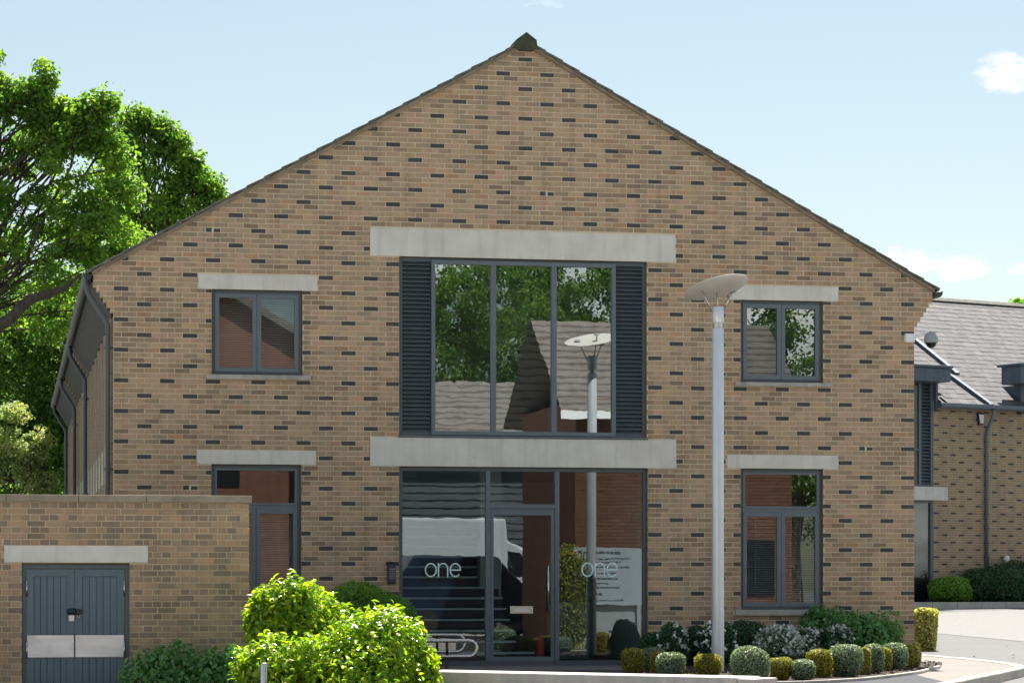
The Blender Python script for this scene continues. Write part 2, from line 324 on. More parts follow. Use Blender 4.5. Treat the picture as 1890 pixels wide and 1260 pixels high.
L_LAUREL = leaf_mat('laurel_leaf', [(0, (.06, .16, .018)), (.35, (.19, .33, .026)), (1, (.37, .43, .03))], .5, .22, (1.8, 1.8, .5))
L_FEATH = leaf_mat('feathery_leaf', [(0, (.08, .20, .02)), (1, (.20, .40, .045))], .35)
L_NETT = leaf_mat('nettle_leaf', [(0, (0.065, 0.181, 0.058)), (1, (0.147, 0.335, 0.093))], .3)
L_GOLD = leaf_mat('golden_box_leaf', [(0, (0.155, 0.171, 0.028)), (.5, (0.296, 0.279, 0.034)), (1, (0.435, 0.373, 0.047))], .3)
L_GREY = leaf_mat('grey_green_leaf', [(0, (0.091, 0.143, 0.083)), (.5, (0.181, 0.250, 0.159)), (1, (0.363, 0.439, 0.302))], .25)
L_DARK = leaf_mat('evergreen_leaf', [(0, (0.019, 0.062, 0.030)), (1, (0.055, 0.136, 0.051))], .25, .4)
L_VAR = leaf_mat('variegated_leaf', [(0, (0.151, 0.169, 0.051)), (.4, (0.338, 0.338, 0.101)), (1, (0.844, 0.792, 0.288))], .35)
L_LIME = leaf_mat('lime_leaf', [(0, (0.086, 0.216, 0.026)), (1, (0.238, 0.432, 0.043))], .35)
L_YEL = leaf_mat('conifer_leaf', [(0, (0.162, 0.196, 0.027)), (1, (0.367, 0.391, 0.046))], .25)
M_PETAL = surf('white_petal', (.72, .74, .72), (.80, .82, .80), 4, .6, bump=0)
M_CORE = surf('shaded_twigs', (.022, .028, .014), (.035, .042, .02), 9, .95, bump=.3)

# ------------------------------------------------------------------ foliage
def leaves(name, P, Nn, L, W, mat, parent, fold=.25, kind=None, shape=4, lv=None):
    """one small folded leaf per point"""
    n = len(P); Nn = Nn / (np.linalg.norm(Nn, axis=1, keepdims=True) + 1e-9)
    t = rng.normal(size=(n, 3)); t -= Nn * (t*Nn).sum(1, keepdims=True); t /= np.linalg.norm(t, axis=1, keepdims=True) + 1e-9
    b = np.cross(Nn, t); L = np.asarray(L) * rng.uniform(.65, 1.25, n); Wd = np.asarray(W) * rng.uniform(.75, 1.2, n)
    l = L[:, None]; wd = Wd[:, None]
    if shape == 4:
        V = np.stack([P - t*l*.5, P + b*wd*.5 + Nn*wd*fold, P + t*l*.5, P - b*wd*.5 + Nn*wd*fold], 1)
        loops = np.array([0, 1, 2, 0, 2, 3]); nf = 2
    else:
        V = np.stack([P - t*l*.5, P - t*l*.15 + b*wd*.5 + Nn*wd*fold, P + t*l*.2 + b*wd*.42 + Nn*wd*fold, P + t*l*.5 - Nn*l*.12, P + t*l*.2 - b*wd*.42 + Nn*wd*fold, P - t*l*.15 - b*wd*.5 + Nn*wd*fold, P + t*l*.05], 1)
        loops = np.array([0, 1, 6, 1, 2, 6, 2, 3, 6, 3, 4, 6, 4, 5, 6, 5, 0, 6]); nf = 6
    k = V.shape[1]; m = bpy.data.meshes.new(name); m.vertices.add(n*k); m.vertices.foreach_set('co', V.reshape(-1).astype(np.float32))
    idx = (np.arange(n)[:, None]*k + loops[None, :]).reshape(-1).astype(np.int32)
    m.loops.add(len(idx)); m.loops.foreach_set('vertex_index', idx)
    m.polygons.add(n*nf); m.polygons.foreach_set('loop_start', np.arange(0, n*nf*3, 3, dtype=np.int32))
    m.materials.append(mat)
    a = m.attributes.new('lv', 'FLOAT', 'POINT'); val = rng.uniform(0, 1, n) if lv is None else np.clip(lv + rng.normal(0, .2, n), 0, 1)
    a.data.foreach_set('value', np.repeat(val, k).astype(np.float32)); m.update(calc_edges=True)
    return link(bpy.data.objects.new(name, m), parent, kind=kind)
def dirs(n):
    d = rng.normal(size=(n, 3)); return d / np.linalg.norm(d, axis=1, keepdims=True)
def superpts(n, rad, e=3.0, lo=.86, hi=1.02, zmin=-1.0):
    d = dirs(n*2); d = d[d[:, 2] > zmin][:n]
    q = 1.0 / (np.abs(d)**e).sum(1)**(1/e); r = q[:, None] * rng.uniform(lo, hi, (len(d), 1))
    nrm = np.sign(d) * np.abs(d*q[:, None])**(e-1)
    return d*r*np.array(rad), nrm/np.array(rad)
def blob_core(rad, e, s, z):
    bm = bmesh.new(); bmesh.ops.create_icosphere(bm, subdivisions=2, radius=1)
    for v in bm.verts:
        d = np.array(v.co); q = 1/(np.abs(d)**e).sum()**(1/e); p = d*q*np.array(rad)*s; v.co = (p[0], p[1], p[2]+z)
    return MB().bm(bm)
def shrub(name, label, cat, loc, rad, mat, n, L, W, e=3.0, group=None, core=.84, jit=.65, lo=.84, hi=1.03, flowers=0, taper=0.0, droop=0.0, rag=0.0):
    o = thing(name, label, cat, loc, random.uniform(0, 6.28) if abs(rad[0]-rad[1]) < .01 else 0, group)
    P, Q = superpts(n, rad, e, lo, hi)
    if rag:                                           # uneven outline
        ph = rng.uniform(0, 6, 6); k = 1 + rag*(np.sin(P[:, 0]*9/rad[0]*.5+ph[0])*np.sin(P[:, 1]*5+ph[1]) + np.sin(P[:, 2]*8+ph[2]+P[:, 0]*6)*.7)
        P = P*k[:, None]
    if taper: P[:, :2] *= (1 - taper*(1-(P[:, 2:3]/rad[2]+1)/2))
    P[:, 2] += rad[2]; ok = P[:, 2] > .01; P = P[ok]; Q = Q[ok]
    leaves('foliage', P, Q + rng.normal(0, jit, P.shape)*np.linalg.norm(Q, axis=1, keepdims=True), L, W, mat, o)
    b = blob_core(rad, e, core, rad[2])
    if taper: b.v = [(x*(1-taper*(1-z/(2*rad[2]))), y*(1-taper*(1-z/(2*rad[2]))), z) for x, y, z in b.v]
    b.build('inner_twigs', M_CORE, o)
    if flowers:
        P, Q = superpts(flowers*2, rad, e, 1.0, 1.06); P[:, 2] += rad[2]; P = P[P[:, 2] > rad[2]*.7][:flowers]
        cl = np.concatenate([P + rng.normal(0, .02, P.shape) for _ in range(5)])
        leaves('blossom', cl, np.array([0, -.8, .6]) + rng.normal(0, .4, cl.shape), .050, .044, M_PETAL, o)
    return o
def branch_path(a, b, sag=.1, k=5):
    a = Vector(a); b = Vector(b); pts = []
    off = Vector((random.uniform(-1, 1), random.uniform(-1, 1), random.uniform(.2, 1))) * (b-a).length*sag
    for i in range(k+1):
        t = i/k; pts.append(a.lerp(b, t) + off*math.sin(math.pi*t) + Vector((random.uniform(-1, 1), random.uniform(-1, 1), random.uniform(-1, 1)))*(b-a).length*.02)
    return pts
def tree(name, label, base, trunk_top, tr, lobes, mat, leaf=(.16, .10), per=40, clump=.55, group=None, twig=True, extra=None):
    """lobes: (centre, radii, clumps) in world space"""
    o = thing(name, label, 'tree', base, 0, group); B = Vector(base); T = Vector(trunk_top) - B
    tb = MB(); path = branch_path((0, 0, -.3), T, .04, 6); tb.tube(path, [tr*(1.25-.55*i/6) for i in range(7)], 12)
    tb.build('trunk', M_BARK, o, True)
    lb = MB(); P = []; Q = []; lvv = []
    for c, rad, nc in lobes:
        c = Vector(c) - B; rad = np.array(rad)
        pth = branch_path(T*random.uniform(.75, 1), c, .12, 6); r0 = tr*.2
        lb.tube(pth, [r0*(1-.8*i/6) for i in range(7)], 7, False)
        cc = dirs(nc) * rng.uniform(.30, 1.0, (nc, 1))**.6 * rad + np.array(c)
        for q in cc:
            if twig and random.random() < .3: lb.tube(branch_path(pth[random.randint(3, 6)], q, .1, 3), [.03, .022, .014, .007], 4, False)
            k = int(per*random.uniform(.7, 1.6)); sz = clump*random.uniform(.5, 1.15)
            d = dirs(k) * rng.uniform(0, 1, (k, 1))**.45 * np.array([sz, sz, sz*.7])*.95; P.append(d + q); Q.append(d + rng.normal(0, sz*.6, (k, 3)) + np.array([0, 0, sz*.5]))
            lvv.append(np.full(k, random.uniform(.15, .85)))
    if extra:
        for pth, r in extra: lb.tube([Vector(p)-B for p in pth], r, 9, False)
    lb.build('limbs', M_BARK, o, True)
    leaves('crown', np.concatenate(P), np.concatenate(Q), leaf[0], leaf[1], mat, o, lv=np.concatenate(lvv))
    return o
#MARK_STRUCTURE
# ------------------------------------------------------------------ ground, road, pavements
def terr(x, y):
    if y < -13: return -.6
    if y < -8.7: return -.6 + (y+13)/4.3*.48
    if y < 0: return -.12
    return -.12 + .018*min(y, 60)
def gterr(px, py, off=0.0):
    z = -.1
    for _ in range(30): p = gz(px, py, z); z = .5*z + .5*(terr(p.x, p.y)+off)
    return Vector((p.x, p.y, terr(p.x, p.y)+off))
ys = [-600, -200, -80, -40, -20, -13, -11, -8.7, -4, 0, 10, 20, 30, 45, 60, 120, 400, 900]; xs = [-700, -200, -60, -20, 0, 15, 30, 60, 200, 800]
g = MB(); idx = {}
for i, x in enumerate(xs):
    for j, y in enumerate(ys): idx[i, j] = len(g.v); g.v.append((x, y, terr(x, y))); g.a.append(0)
for i in range(len(xs)-1):
    for j in range(len(ys)-1): g.f.append((idx[i, j], idx[i+1, j], idx[i+1, j+1], idx[i, j+1]))
g.build('ground', M_ASPH, kind='structure')
isl = [(1.5, -9.2), (9.2, -9.2), (9.75, -8.6), (10.3, -7.65), (11.0, -6.4), (11.75, -5.1), (12.5, -3.75), (12.95, -2.95), (13.3, -2.25), (13.55, -1.6), (13.72, -.9), (13.85, 0), (13.98, 1.2), (14.08, 2.6), (14.15, 4.5), (14.2, 8), (14.2, 12), (-3, 12), (-3, -.2), (1.5, -.2)]
pv = MB().slab(isl, -.5, 0).build('pavement', M_PAVE, kind='structure')
# path before entrance and bed; its dark tone and right edge paint a shadow
MB().slab([(1.6, -9.0), (9.1, -9.0), (10.05, -7.95), (10.6, -5.2), (10.7, -4.0), (8.6, -3.0), (7.4, -2.2), (1.6, -2.2)], -.05, .004).build('shadow_toned_walkway', M_PATH_SHADE, kind='structure')
MB().slab([(-30, -39.5), (30, -39.5), (30, -13.2), (-30, -13.2)], -.7, -.594).build('bounce_forecourt', M_BOUNCE, kind='structure')  # unseen pale ground, added to bounce sunlight onto the front wall
# kerb stones round the island
edge = [Vector((x, y, 0)) for x, y in isl[0:17]]
def along(pts, step):
    out = []; carry = 0.0
    for a, b in zip(pts[:-1], pts[1:]):
        L = (b-a).length; s = carry
        while s < L: out.append(a.lerp(b, s/L)); s += step
        carry = s - L
    return out
kp = along(edge[1:], .62)
for a, b in zip(kp[:-1], kp[1:]):
    d = b-a; L = d.length; k = MB().bbox(0, L-.006, -.02, .13, -.3, .016, .018).build('kerb_stone', M_KERB, pv)
    k.location = a; k.rotation_euler = (0, 0, math.atan2(d.y, d.x)); k.location.z = random.uniform(-.003, .003)
bedpts = [(1152, 1244), (1290, 1252), (1421, 1259), (1502, 1257), (1584, 1252), (1640, 1246), (1692, 1239), (1722, 1231), (1736, 1227)]
bed = [tuple(gz(a, b, .03).xy) for a, b in bedpts]
bedp = bed + [(12.75, -.2), (12.3, -.02), (8.25, -.02)]
MB().slab(bedp, -.1, .028).build('planting_bed', M_SOIL, kind='structure')
bk = along([Vector((x, y, 0)) for x, y in bed[2:]], .5)
for a, b in zip(bk[:-1], bk[1:]):
    d = b-a; k = MB().bbox(0, d.length-.01, -.05, 0.0, -.1, .045, .01).build('edging_stone', M_KERB, pv); k.location = a; k.rotation_euler = (0, 0, math.atan2(d.y, d.x))
# granite sett crossing on the road to the right
sp = [gterr(a, b, .006) for a, b in [(1560, 1160), (1740, 1169), (2050, 1198), (2050, 1118), (1740, 1130), (1560, 1137)]]
MB().poly(sp).build('sett_crossing', M_SETT, kind='structure')

# ------------------------------------------------------------------ main building
WID = 12.365; OV = .30; EZ = 5.80; AX = WID/2; AZ = 9.40; SL = (AZ-EZ)/(AX+OV)
main = thing('office_building', 'gabled brown brick office building with dark brick pattern and glazed entrance', 'building')
OPEN = {'big': (4.252, 8.075, 3.446, 6.165), 'door': (4.252, 8.089, -.3, 3.01), 'UL': (1.44, 2.788, 4.35, 5.615), 'UR': (9.565, 10.885, 4.35, 5.615), 'LL': (1.435, 2.768, .845, 3.018), 'LR': (9.565, 10.885, .845, 3.018)}
LINT = [(3.808, 8.530, 6.165, 6.588), (3.808, 8.541, 3.010, 3.446), (1.24, 3.016, 5.615, 5.836), (9.383, 11.13, 5.615, 5.84), (1.216, 2.992, 3.018, 3.228), (9.349, 11.13, 3.018, 3.235)]
SILLS = [(1.352, 2.91, 4.275, 4.35), (9.47, 11.03, 4.285, 4.35), (1.352, 2.90, .750, .845), (9.47, 11.04, .750, .845)]
def ext(zc): return 0 if zc < 5.257 else min(6, int((zc-5.2575)/.075)+1)*.05
outer = [(0, -.3), (WID, -.3)]
zs = [5.2575+.075*i for i in range(7)]
for i in range(6): outer += [(WID+.05*i, zs[i]), (WID+.05*(i+1), zs[i])]
outer += [(WID+OV, EZ), (AX, AZ), (-OV, EZ)]
for i in range(5, -1, -1): outer += [(-.05*(i+1), zs[i]), (-.05*i, zs[i])]
bm = bmesh.new()
def loop(pts):
    vs_ = [bm.verts.new((x, 0, z)) for x, z in pts]
    for i in range(len(vs_)): bm.edges.new((vs_[i], vs_[(i+1) % len(vs_)]))
loop(outer)
for k, (x0, x1, z0, z1) in OPEN.items():
    if k == 'door': z0 = -.25
    loop([(x0, z0), (x1, z0), (x1, z1), (x0, z1)])
bmesh.ops.triangle_fill(bm, edges=bm.edges[:], use_beauty=True)
for f in bm.faces:
    if f.normal.y > 0: f.normal_flip()
wb = MB().bm(bm)
for i in range(len(outer)):                              # thickness of the corbelled edge and gable
    a, b = outer[i], outer[(i+1) % len(outer)]
    wb.quad((a[0], 0, a[1]), (a[0], .3, a[1]), (b[0], .3, b[1]), (b[0], 0, b[1]))
wall = wb.build('front_wall', M_MORT, main)
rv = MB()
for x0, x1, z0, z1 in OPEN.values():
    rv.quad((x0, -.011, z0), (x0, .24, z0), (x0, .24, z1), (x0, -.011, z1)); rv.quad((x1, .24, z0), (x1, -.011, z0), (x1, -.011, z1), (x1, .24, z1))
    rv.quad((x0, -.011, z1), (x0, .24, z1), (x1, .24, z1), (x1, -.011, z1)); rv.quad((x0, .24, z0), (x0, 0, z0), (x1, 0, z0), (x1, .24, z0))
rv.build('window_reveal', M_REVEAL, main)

def clip(poly, n, c):                                    # keep n.p <= c
    out = []
    for i in range(len(poly)):
        a, b = poly[i], poly[(i+1) % len(poly)]; da = n[0]*a[0]+n[1]*a[1]-c; db = n[0]*b[0]+n[1]*b[1]-c
        if da <= 0: out.append(a)
        if da*db < 0: t = da/(da-db); out.append((a[0]+(b[0]-a[0])*t, a[1]+(b[1]-a[1])*t))
    return out
def subtract(rects, h):
    out = []
    for (x0, x1, z0, z1) in rects:
        if x1 <= h[0] or x0 >= h[1] or z1 <= h[2] or z0 >= h[3]: out.append((x0, x1, z0, z1)); continue
        if x0 < h[0]: out.append((x0, h[0], z0, z1))
        if x1 > h[1]: out.append((h[1], x1, z0, z1))
        a, b = max(x0, h[0]), min(x1, h[1])
        if z0 < h[2]: out.append((a, b, z0, h[2]))
        if z1 > h[3]: out.append((a, b, h[3], z1))
    return [r for r in out if r[1]-r[0] > .018 and r[3]-r[2] > .012]
def brick_into(mb, x0, x1, z0, z1, v, y=0.0, dp=.008, polys=None):
    n = len(mb.v); e = .004
    P = [(x0, y, z0), (x1, y, z0), (x1, y, z1), (x0, y, z1), (x0+e*random.uniform(.5, 1.6), y-dp, z0+e*random.uniform(.5, 1.4)), (x1-e*random.uniform(.5, 1.6), y-dp, z0+e*random.uniform(.5, 1.4)), (x1-e*random.uniform(.5, 1.6), y-dp, z1-e*random.uniform(.5, 1.4)), (x0+e*random.uniform(.5, 1.6), y-dp, z1-e*random.uniform(.5, 1.4))]
    mb.v += P; mb.a += [v]*8
    for q in ((4, 5, 6, 7), (0, 1, 5, 4), (1, 2, 6, 5), (2, 3, 7, 6), (3, 0, 4, 7)): mb.f.append(tuple(n+i for i in q))
def brick_variants(name, mat, L, H, k, dp=.008):
    out = []
    for i in range(k):
        b = MB(); brick_into(b, -L/2, L/2, -H/2, H/2, (i+.5)/k, 0, dp); out.append(b.mesh(name, mat, False, 'bv'))
    return out
holes = list(OPEN.values()) + LINT + SILLS
holes = [(a-.004, b+.004, c-.004, d+.004) for a, b, c, d in holes]
field = MB(); dfield = MB(); full = []; dfull = []
H = .0625
for c in range(-60, 75):
    zc = 4.245+.075*c; z0, z1 = zc-H/2, zc+H/2
    if z1 < 0.0 or z0 > AZ: continue
    e = ext(zc); odd = c % 2
    for i in range(-3, 62):
        x0 = .225*i - (.1125 if odd else 0); x1 = x0+.2135
        x0c, x1c = max(x0, -e), min(x1, WID+e)
        if e and i == -1 and not odd: x0c = max(x0, -e)
        if x1c-x0c < .02: continue
        dark = (c % 3 == 0) and ((i % 3 == 2) if odd else (i % 3 == 0)) and 0 <= x0c and x1c <= WID+.001
        rects = [(x0c, x1c, z0, z1)]
        for h in holes: rects = subtract(rects, h)
        for r in rects:
            poly = [(r[0], r[2]), (r[1], r[2]), (r[1], r[3]), (r[0], r[3])]
            p2 = clip(clip(poly, (-SL, 1), EZ+OV*SL-.012), (SL, 1), EZ+(WID+OV)*SL-.012)
            if len(p2) < 3: continue
            isfull = len(rects) == 1 and abs(r[1]-r[0]-.2135) < 1e-4 and abs(r[3]-r[2]-H) < 1e-4 and p2 == poly
            v = random.random()
            if isfull:
                jx, jz = random.uniform(-.002, .002), random.uniform(-.0018, .0018)
                (dfull if dark else full).append(((r[0]+r[1])/2+jx, (r[2]+r[3])/2+jz, v))
            elif p2 == poly: brick_into(dfield if dark else field, *r, v)
            else:
                t = dfield if dark else field
                if abs(sum(p2[k][0]*p2[(k+1) % len(p2)][1]-p2[(k+1) % len(p2)][0]*p2[k][1] for k in range(len(p2)))) > .0008: t.prism(p2, -.0078, 0, v)
# the nearest 300 of each kind that nothing hides are single bricks, the rest one field
def seen(x, z): return not (z < 2.5 and x < 2.9) and not (x < 4.2 and z < 1.3) and not (x > 8.2 and z < .75)
def dist(b): return (b[0]-CX)**2 + CY**2 + (b[1]-CZ)**2 + (0 if seen(b[0], b[1]) else 1e6)
for nm, lst, mat, fld, k in (('brick', full, M_BRICK, field, 18), ('dark_brick', dfull, M_DARK, dfield, 8)):
    lst.sort(key=dist); var = brick_variants(nm, mat, .2135, H, k)
    for n, (x, z, v) in enumerate(lst):
        if nm == 'dark_brick' and n % 61 == 5:
            brick_into(fld, x-.1067, x-.02, z-H/2, z+H/2, v); brick_into(fld, x+.012, x+.1067, z-H/2, z+H/2*.7, v)
        elif n < 300 + (5 if nm == 'dark_brick' else 0): inst(nm, var[int(v*k)], wall, (x, random.uniform(-.0015, .0015), z), (0, random.uniform(-.006, .006), 0))
        else: brick_into(fld, x-.1067, x+.1067, z-H/2, z+H/2, v, random.uniform(-.0015, .0015))
field.build('brick_field', M_BRICK, wall, attr='bv', kind='stuff'); dfield.build('dark_brick_field', M_DARK, wall, attr='bv', kind='stuff')
for x0, x1, z0, z1 in LINT: MB().bbox(x0, x1, -.017, .2, z0+.002, z1-.002, .006).build('lintel', M_CONC, main)
for x0, x1, z0, z1 in SILLS:
    MB().bbox(x0, x1, -.06, .1, z0+.004, z1, .008).build('sill', M_SILL, main)

def frame_mb(mb, x0, x1, z0, z1, wd, y0, y1, wb=None, wt=None):
    wb = wb or wd; wt = wt or wd
    mb.box(x0, x0+wd, y0, y1, z0, z1); mb.box(x1-wd, x1, y0, y1, z0, z1); mb.box(x0+wd, x1-wd, y0+.001, y1, z0, z0+wb); mb.box(x0+wd, x1-wd, y0+.001, y1, z1-wt, z1)
    return mb
def pane(x0, x1, z0, z1, y, mat, parent):
    return MB().quad((x0, y, z0), (x1, y, z0), (x1, y, z1), (x0, y, z1)).build('pane', mat, parent)
def blind(x0, x1, z0, z1, y, parent, pitch=.034, ang=35):
    b = MB(); z = z0
    while z < z1:
        c, s = math.cos(R(ang))*.013, math.sin(R(ang))*.013
        b.quad((x0, y-c, z-s), (x1, y-c, z-s), (x1, y+c, z+s), (x0, y+c, z+s)); z += pitch
    for f in (.2, .8):
        xx = x0+(x1-x0)*f; b.box(xx-.002, xx+.002, y-.02, y-.018, z0, z1)
    b.box(x0, x1, y-.02, y+.02, z1, z1+.03)
    return b.build('blind', M_BLIND, parent, kind='stuff')
def casement(key, transom=None):
    x0, x1, z0, z1 = OPEN[key]; wn_ = frame_mb(MB(), x0+.004, x1-.004, z0+.003, z1-.006, .045, .055, .125).build('window', M_FRAME, main)
    zt = z1-.006
    if transom:
        MB().box(x0+.049, x1-.049, .056, .12, transom-.03, transom+.03).build('transom', M_FRAME2, wn_)
        frame_mb(MB(), x0+.05, x1-.05, transom+.031, z1-.052, .035, .045, .10).build('fanlight_frame', M_FRAME2, wn_)
        pane(x0+.085, x1-.085, transom+.066, z1-.087, .075, G_WIN, wn_); zt = transom-.03
    xm = (x0+x1)/2; top = zt-.001 if transom else zt-.046
    for a, b in ((x0+.05, xm-.003), (xm+.003, x1-.05)):
        frame_mb(MB(), a, b, z0+.049, top, .062, .038, .10).build('sash_frame', M_FRAME2, wn_)
        pane(a+.062, b-.062, z0+.111, top-.062, .075, G_WIN, wn_)
        s = 1 if a < xm-.3 else -1; hx = b-.03 if s == 1 else a+.03
        MB().bbox(hx-.008, hx+.008, .11, .135, (z0+top)/2-.08, (z0+top)/2+.03, .004).build('window_handle', M_STEEL, wn_)
    blind(x0+.06, x1-.06, z0+.08, zt-.06, .24, wn_, .034, 35 if key[1] == 'L' else 18)
    return wn_
casement('UL'); casement('UR'); casement('LL', 2.385); casement('LR', 2.375)

# large first-floor window with louvre panels
x0, x1, z0, z1 = OPEN['big']
bw = frame_mb(MB(), x0+.004, x1-.004, z0+.03, z1-.006, .05, .05, .16, .05, .06).build('feature_window', M_FRAME, main)
MB().bbox(x0-.02, x1+.02, -.035, .10, z0+.003, z0+.03, .006).build('cill_flashing', M_FRAME2, bw)
cf = MB(); frame_mb(cf, 4.745, 7.597, 3.492, 6.128, .058, .012, .15)
for a, b in ((5.661, 5.736), (6.599, 6.674)): cf.box(a, b, .0135, .15, 3.551, 6.069)
cf.build('glazing_frame', M_FRAME2, bw)
for a, b in ((4.803, 5.661), (5.736, 6.599), (6.674, 7.539)): pane(a, b, 3.55, 6.07, .07, G_BIG, bw)
slat = MB().poly([(-.22, -.028, -.022), (.22, -.028, -.022), (.22, .02, .026), (-.22, .02, .026)]); slat.poly([(-.22, -.028, -.022), (-.22, -.026, -.03), (.22, -.026, -.03), (.22, -.028, -.022)])
slat.poly([(-.22, -.026, -.03), (-.22, .022, .018), (.22, .022, .018), (.22, -.026, -.03)])
slm = slat.mesh('slat', M_FRAME)
for cxl in (4.523, 7.818):
    MB().box(cxl-.222, cxl+.222, .13, .15, 3.53, 6.1).build('louvre_backing', M_BLACK, bw)
    z = 3.56
    while z < 6.08: inst('slat', slm, bw, (cxl, .085, z)); z += .0645

# entrance screen and door
x0, x1, z0, z1 = OPEN['door']
es = frame_mb(MB(), x0+.004, x1-.004, 0.0, z1-.006, .052, .05, .16, .075, .055).build('entrance_screen', M_FRAME, main)
MB().box(5.586, 5.650, .045, .16, .0755, 2.948).box(6.655, 6.722, .045, .16, .0755, 2.948).box(5.651, 6.654, .047, .16, 2.390, 2.452).build('mullion', M_FRAME2, es)
pane(4.308, 5.586, .076, 2.949, .10, G_DOOR, es); pane(6.722, 8.033, .076, 2.949, .10, G_DOOR, es); pane(5.651, 6.654, 2.453, 2.949, .10, G_DOOR, es)
dr = frame_mb(MB(), 5.655, 6.650, .012, 2.386, .052, .062, .115, .125, .10).build('entrance_door', M_FRAME2, main)
pane(5.707, 6.598, .138, 2.285, .09, G_DOOR, dr)
MB().tube([(6.545, .02, .82), (6.545, .02, 1.52)], .016, 10).tube([(6.545, .02, .9), (6.56, .07, .9)], .010, 8).tube([(6.545, .02, 1.44), (6.56, .07, 1.44)], .010, 8).build('pull_handle', M_STEEL, dr, True)
MB().bbox(5.965, 6.315, .070, .086, .79, .905, .005).build('letter_plate', M_STEEL, dr)
MB().box(6.01, 6.27, .066, .0695, .82, .875).build('letter_flap', M_KICK, dr)
def ring(mb, cx, cz, rx, rz, wd, a0, a1, y, k=40):
    for i in range(k):
        a, b = R(a0+(a1-a0)*i/k), R(a0+(a1-a0)*(i+1)/k)
        q = [(cx+rx*math.cos(a), cz+rz*math.sin(a)), (cx+rx*math.cos(b), cz+rz*math.sin(b)), (cx+(rx-wd)*math.cos(b), cz+(rz-wd)*math.sin(b)), (cx+(rx-wd)*math.cos(a), cz+(rz-wd)*math.sin(a))]
        mb.quad(*[(p[0], y, p[1]) for p in q])
def lettering(x, zb, s, y, parent):
    L = MB(); h = .222*s; wd = .021*s
    ring(L, x+.095*s, zb+h/2, .095*s, h/2, wd, 0, 360, y)
    nx = x+.205*s; L.quad((nx, y, zb), (nx+wd, y, zb), (nx+wd, y, zb+h), (nx, y, zb+h))
    ring(L, nx+.083*s, zb+h-.086*s, .083*s, .086*s, wd, 0, 180, y+.0005); L.quad((nx+.166*s-wd, y, zb), (nx+.166*s, y, zb), (nx+.166*s, y, zb+h-.086*s), (nx+.166*s-wd, y, zb+h-.086*s))
    ex = x+.39*s; ring(L, ex+.092*s, zb+h/2, .092*s, h/2, wd, 0, 320, y+.0005)
    L.quad((ex+.008*s, y, zb+h/2-wd*.5), (ex+.18*s, y, zb+h/2-wd*.5), (ex+.18*s, y, zb+h/2+wd*.5), (ex+.008*s, y, zb+h/2+wd*.5))
    L.build('one_lettering', M_LETTER, parent)
lettering(4.655, 1.345, .97, .094, es); lettering(7.075, 1.35, 1.0, .094, es)
# rooms behind the glass and the stair in the lobby
sh = MB()
def room(x0, x1, y0, y1, z0, z1):
    sh.quad((x0, y1, z0), (x1, y1, z0), (x1, y1, z1), (x0, y1, z1)); sh.quad((x0, y0, z0), (x0, y1, z0), (x0, y1, z1), (x0, y0, z1)); sh.quad((x1, y1, z0), (x1, y0, z0), (x1, y0, z1), (x1, y1, z1))
    sh.quad((x0, y0, z1), (x0, y1, z1), (x1, y1, z1), (x1, y0, z1))
for r in ((.3, 3.7, .25, 5, .02, 3.1), (4.1, 8.3, .25, 8, .02, 3.1), (9, 12.1, .25, 5, .02, 3.1), (.3, 3.7, .25, 5, 3.3, 5.9), (4.1, 8.3, .25, 6, 3.3, 6.4), (9, 12.1, .25, 5, 3.3, 5.9)): room(*r)
sh.build('interior_walls', M_PLASTER, main)
MB().box(.25, 12.15, .24, 8.1, -.05, .02).box(.25, 12.15, .24, 8.1, 3.12, 3.29).build('interior_floor', M_CARPET, main)
stair = MB()
for i in range(14):
    stair.box(4.25, 6.35+(.25 if i == 0 else 0), 1.55+.27*i, 5.6, .171*i+.021, .171*(i+1)-.032)
stair = stair.build('lobby_stair', M_STAIRD, main)
for i in range(14):
    MB().bbox(4.25, 6.38+(.25 if i == 0 else 0), 1.53+.27*i, 1.86+.27*i, .171*(i+1)-.032, .171*(i+1), .006).build('stair_tread', M_STAIRL, stair)
MB().tube([(6.46, 2.6, 1.5), (6.46, 5.2, 3.05)], .025, 8).tube([(6.42, 3.3, 1.1), (6.42, 3.3, 2.0)], .018, 8).build('handrail', M_STEEL, stair, True)
MB().box(6.05, 6.4, 3.2, 3.5, .02, 3.09).build('lobby_column', M_PLASTER, main)
MB().bbox(7.2, 7.75, 2.6, 3.1, .02, .95, .03).build('lobby_cabinet', M_FRAME2, main)
MB().lathe([(.06, .02), (.065, .05), (.065, .38), (.03, .45), (.02, .5)], 14, (6.50, .42)).build('fire_extinguisher', M_REDP, main, True)

# roof
roof = MB()
for sgn in (-1, 1):
    for i in range(26):
        x_a = AX + sgn*(AX+OV+.03)*(1-i/26); x_b = AX + sgn*(AX+OV+.03)*(1-(i+1)/26)
        za = AZ + .045 - abs(x_a-AX)*SL; zb = AZ + .045 - abs(x_b-AX)*SL
        q = [(x_a, .35, za+.03), (x_b, .35, zb), (x_b, 29.5, zb), (x_a, 29.5, za+.03)]
        roof.quad(*(q if sgn < 0 else q[::-1]))
        roof.quad((x_a, .35, za), (x_a, 29.5, za), (x_a, 29.5, za+.03), (x_a, .35, za+.03))
roof.poly([(.05, 29.38, 0), (.05, 29.38, 5.7), (AX, 29.38, AZ-.1), (WID-.05, 29.38, 5.7), (WID-.05, 29.38, 0)])
rf = roof.build('roof', M_TILE, main)
ang = math.atan(SL)
vt = MB().bbox(-.165, .165, -.02, .42, .0, .030, .006); vt.box(-.165, -.08, -.018, .4, -.018, .001)
vtm = vt.mesh('verge_tile', M_TILE)
nT = 25
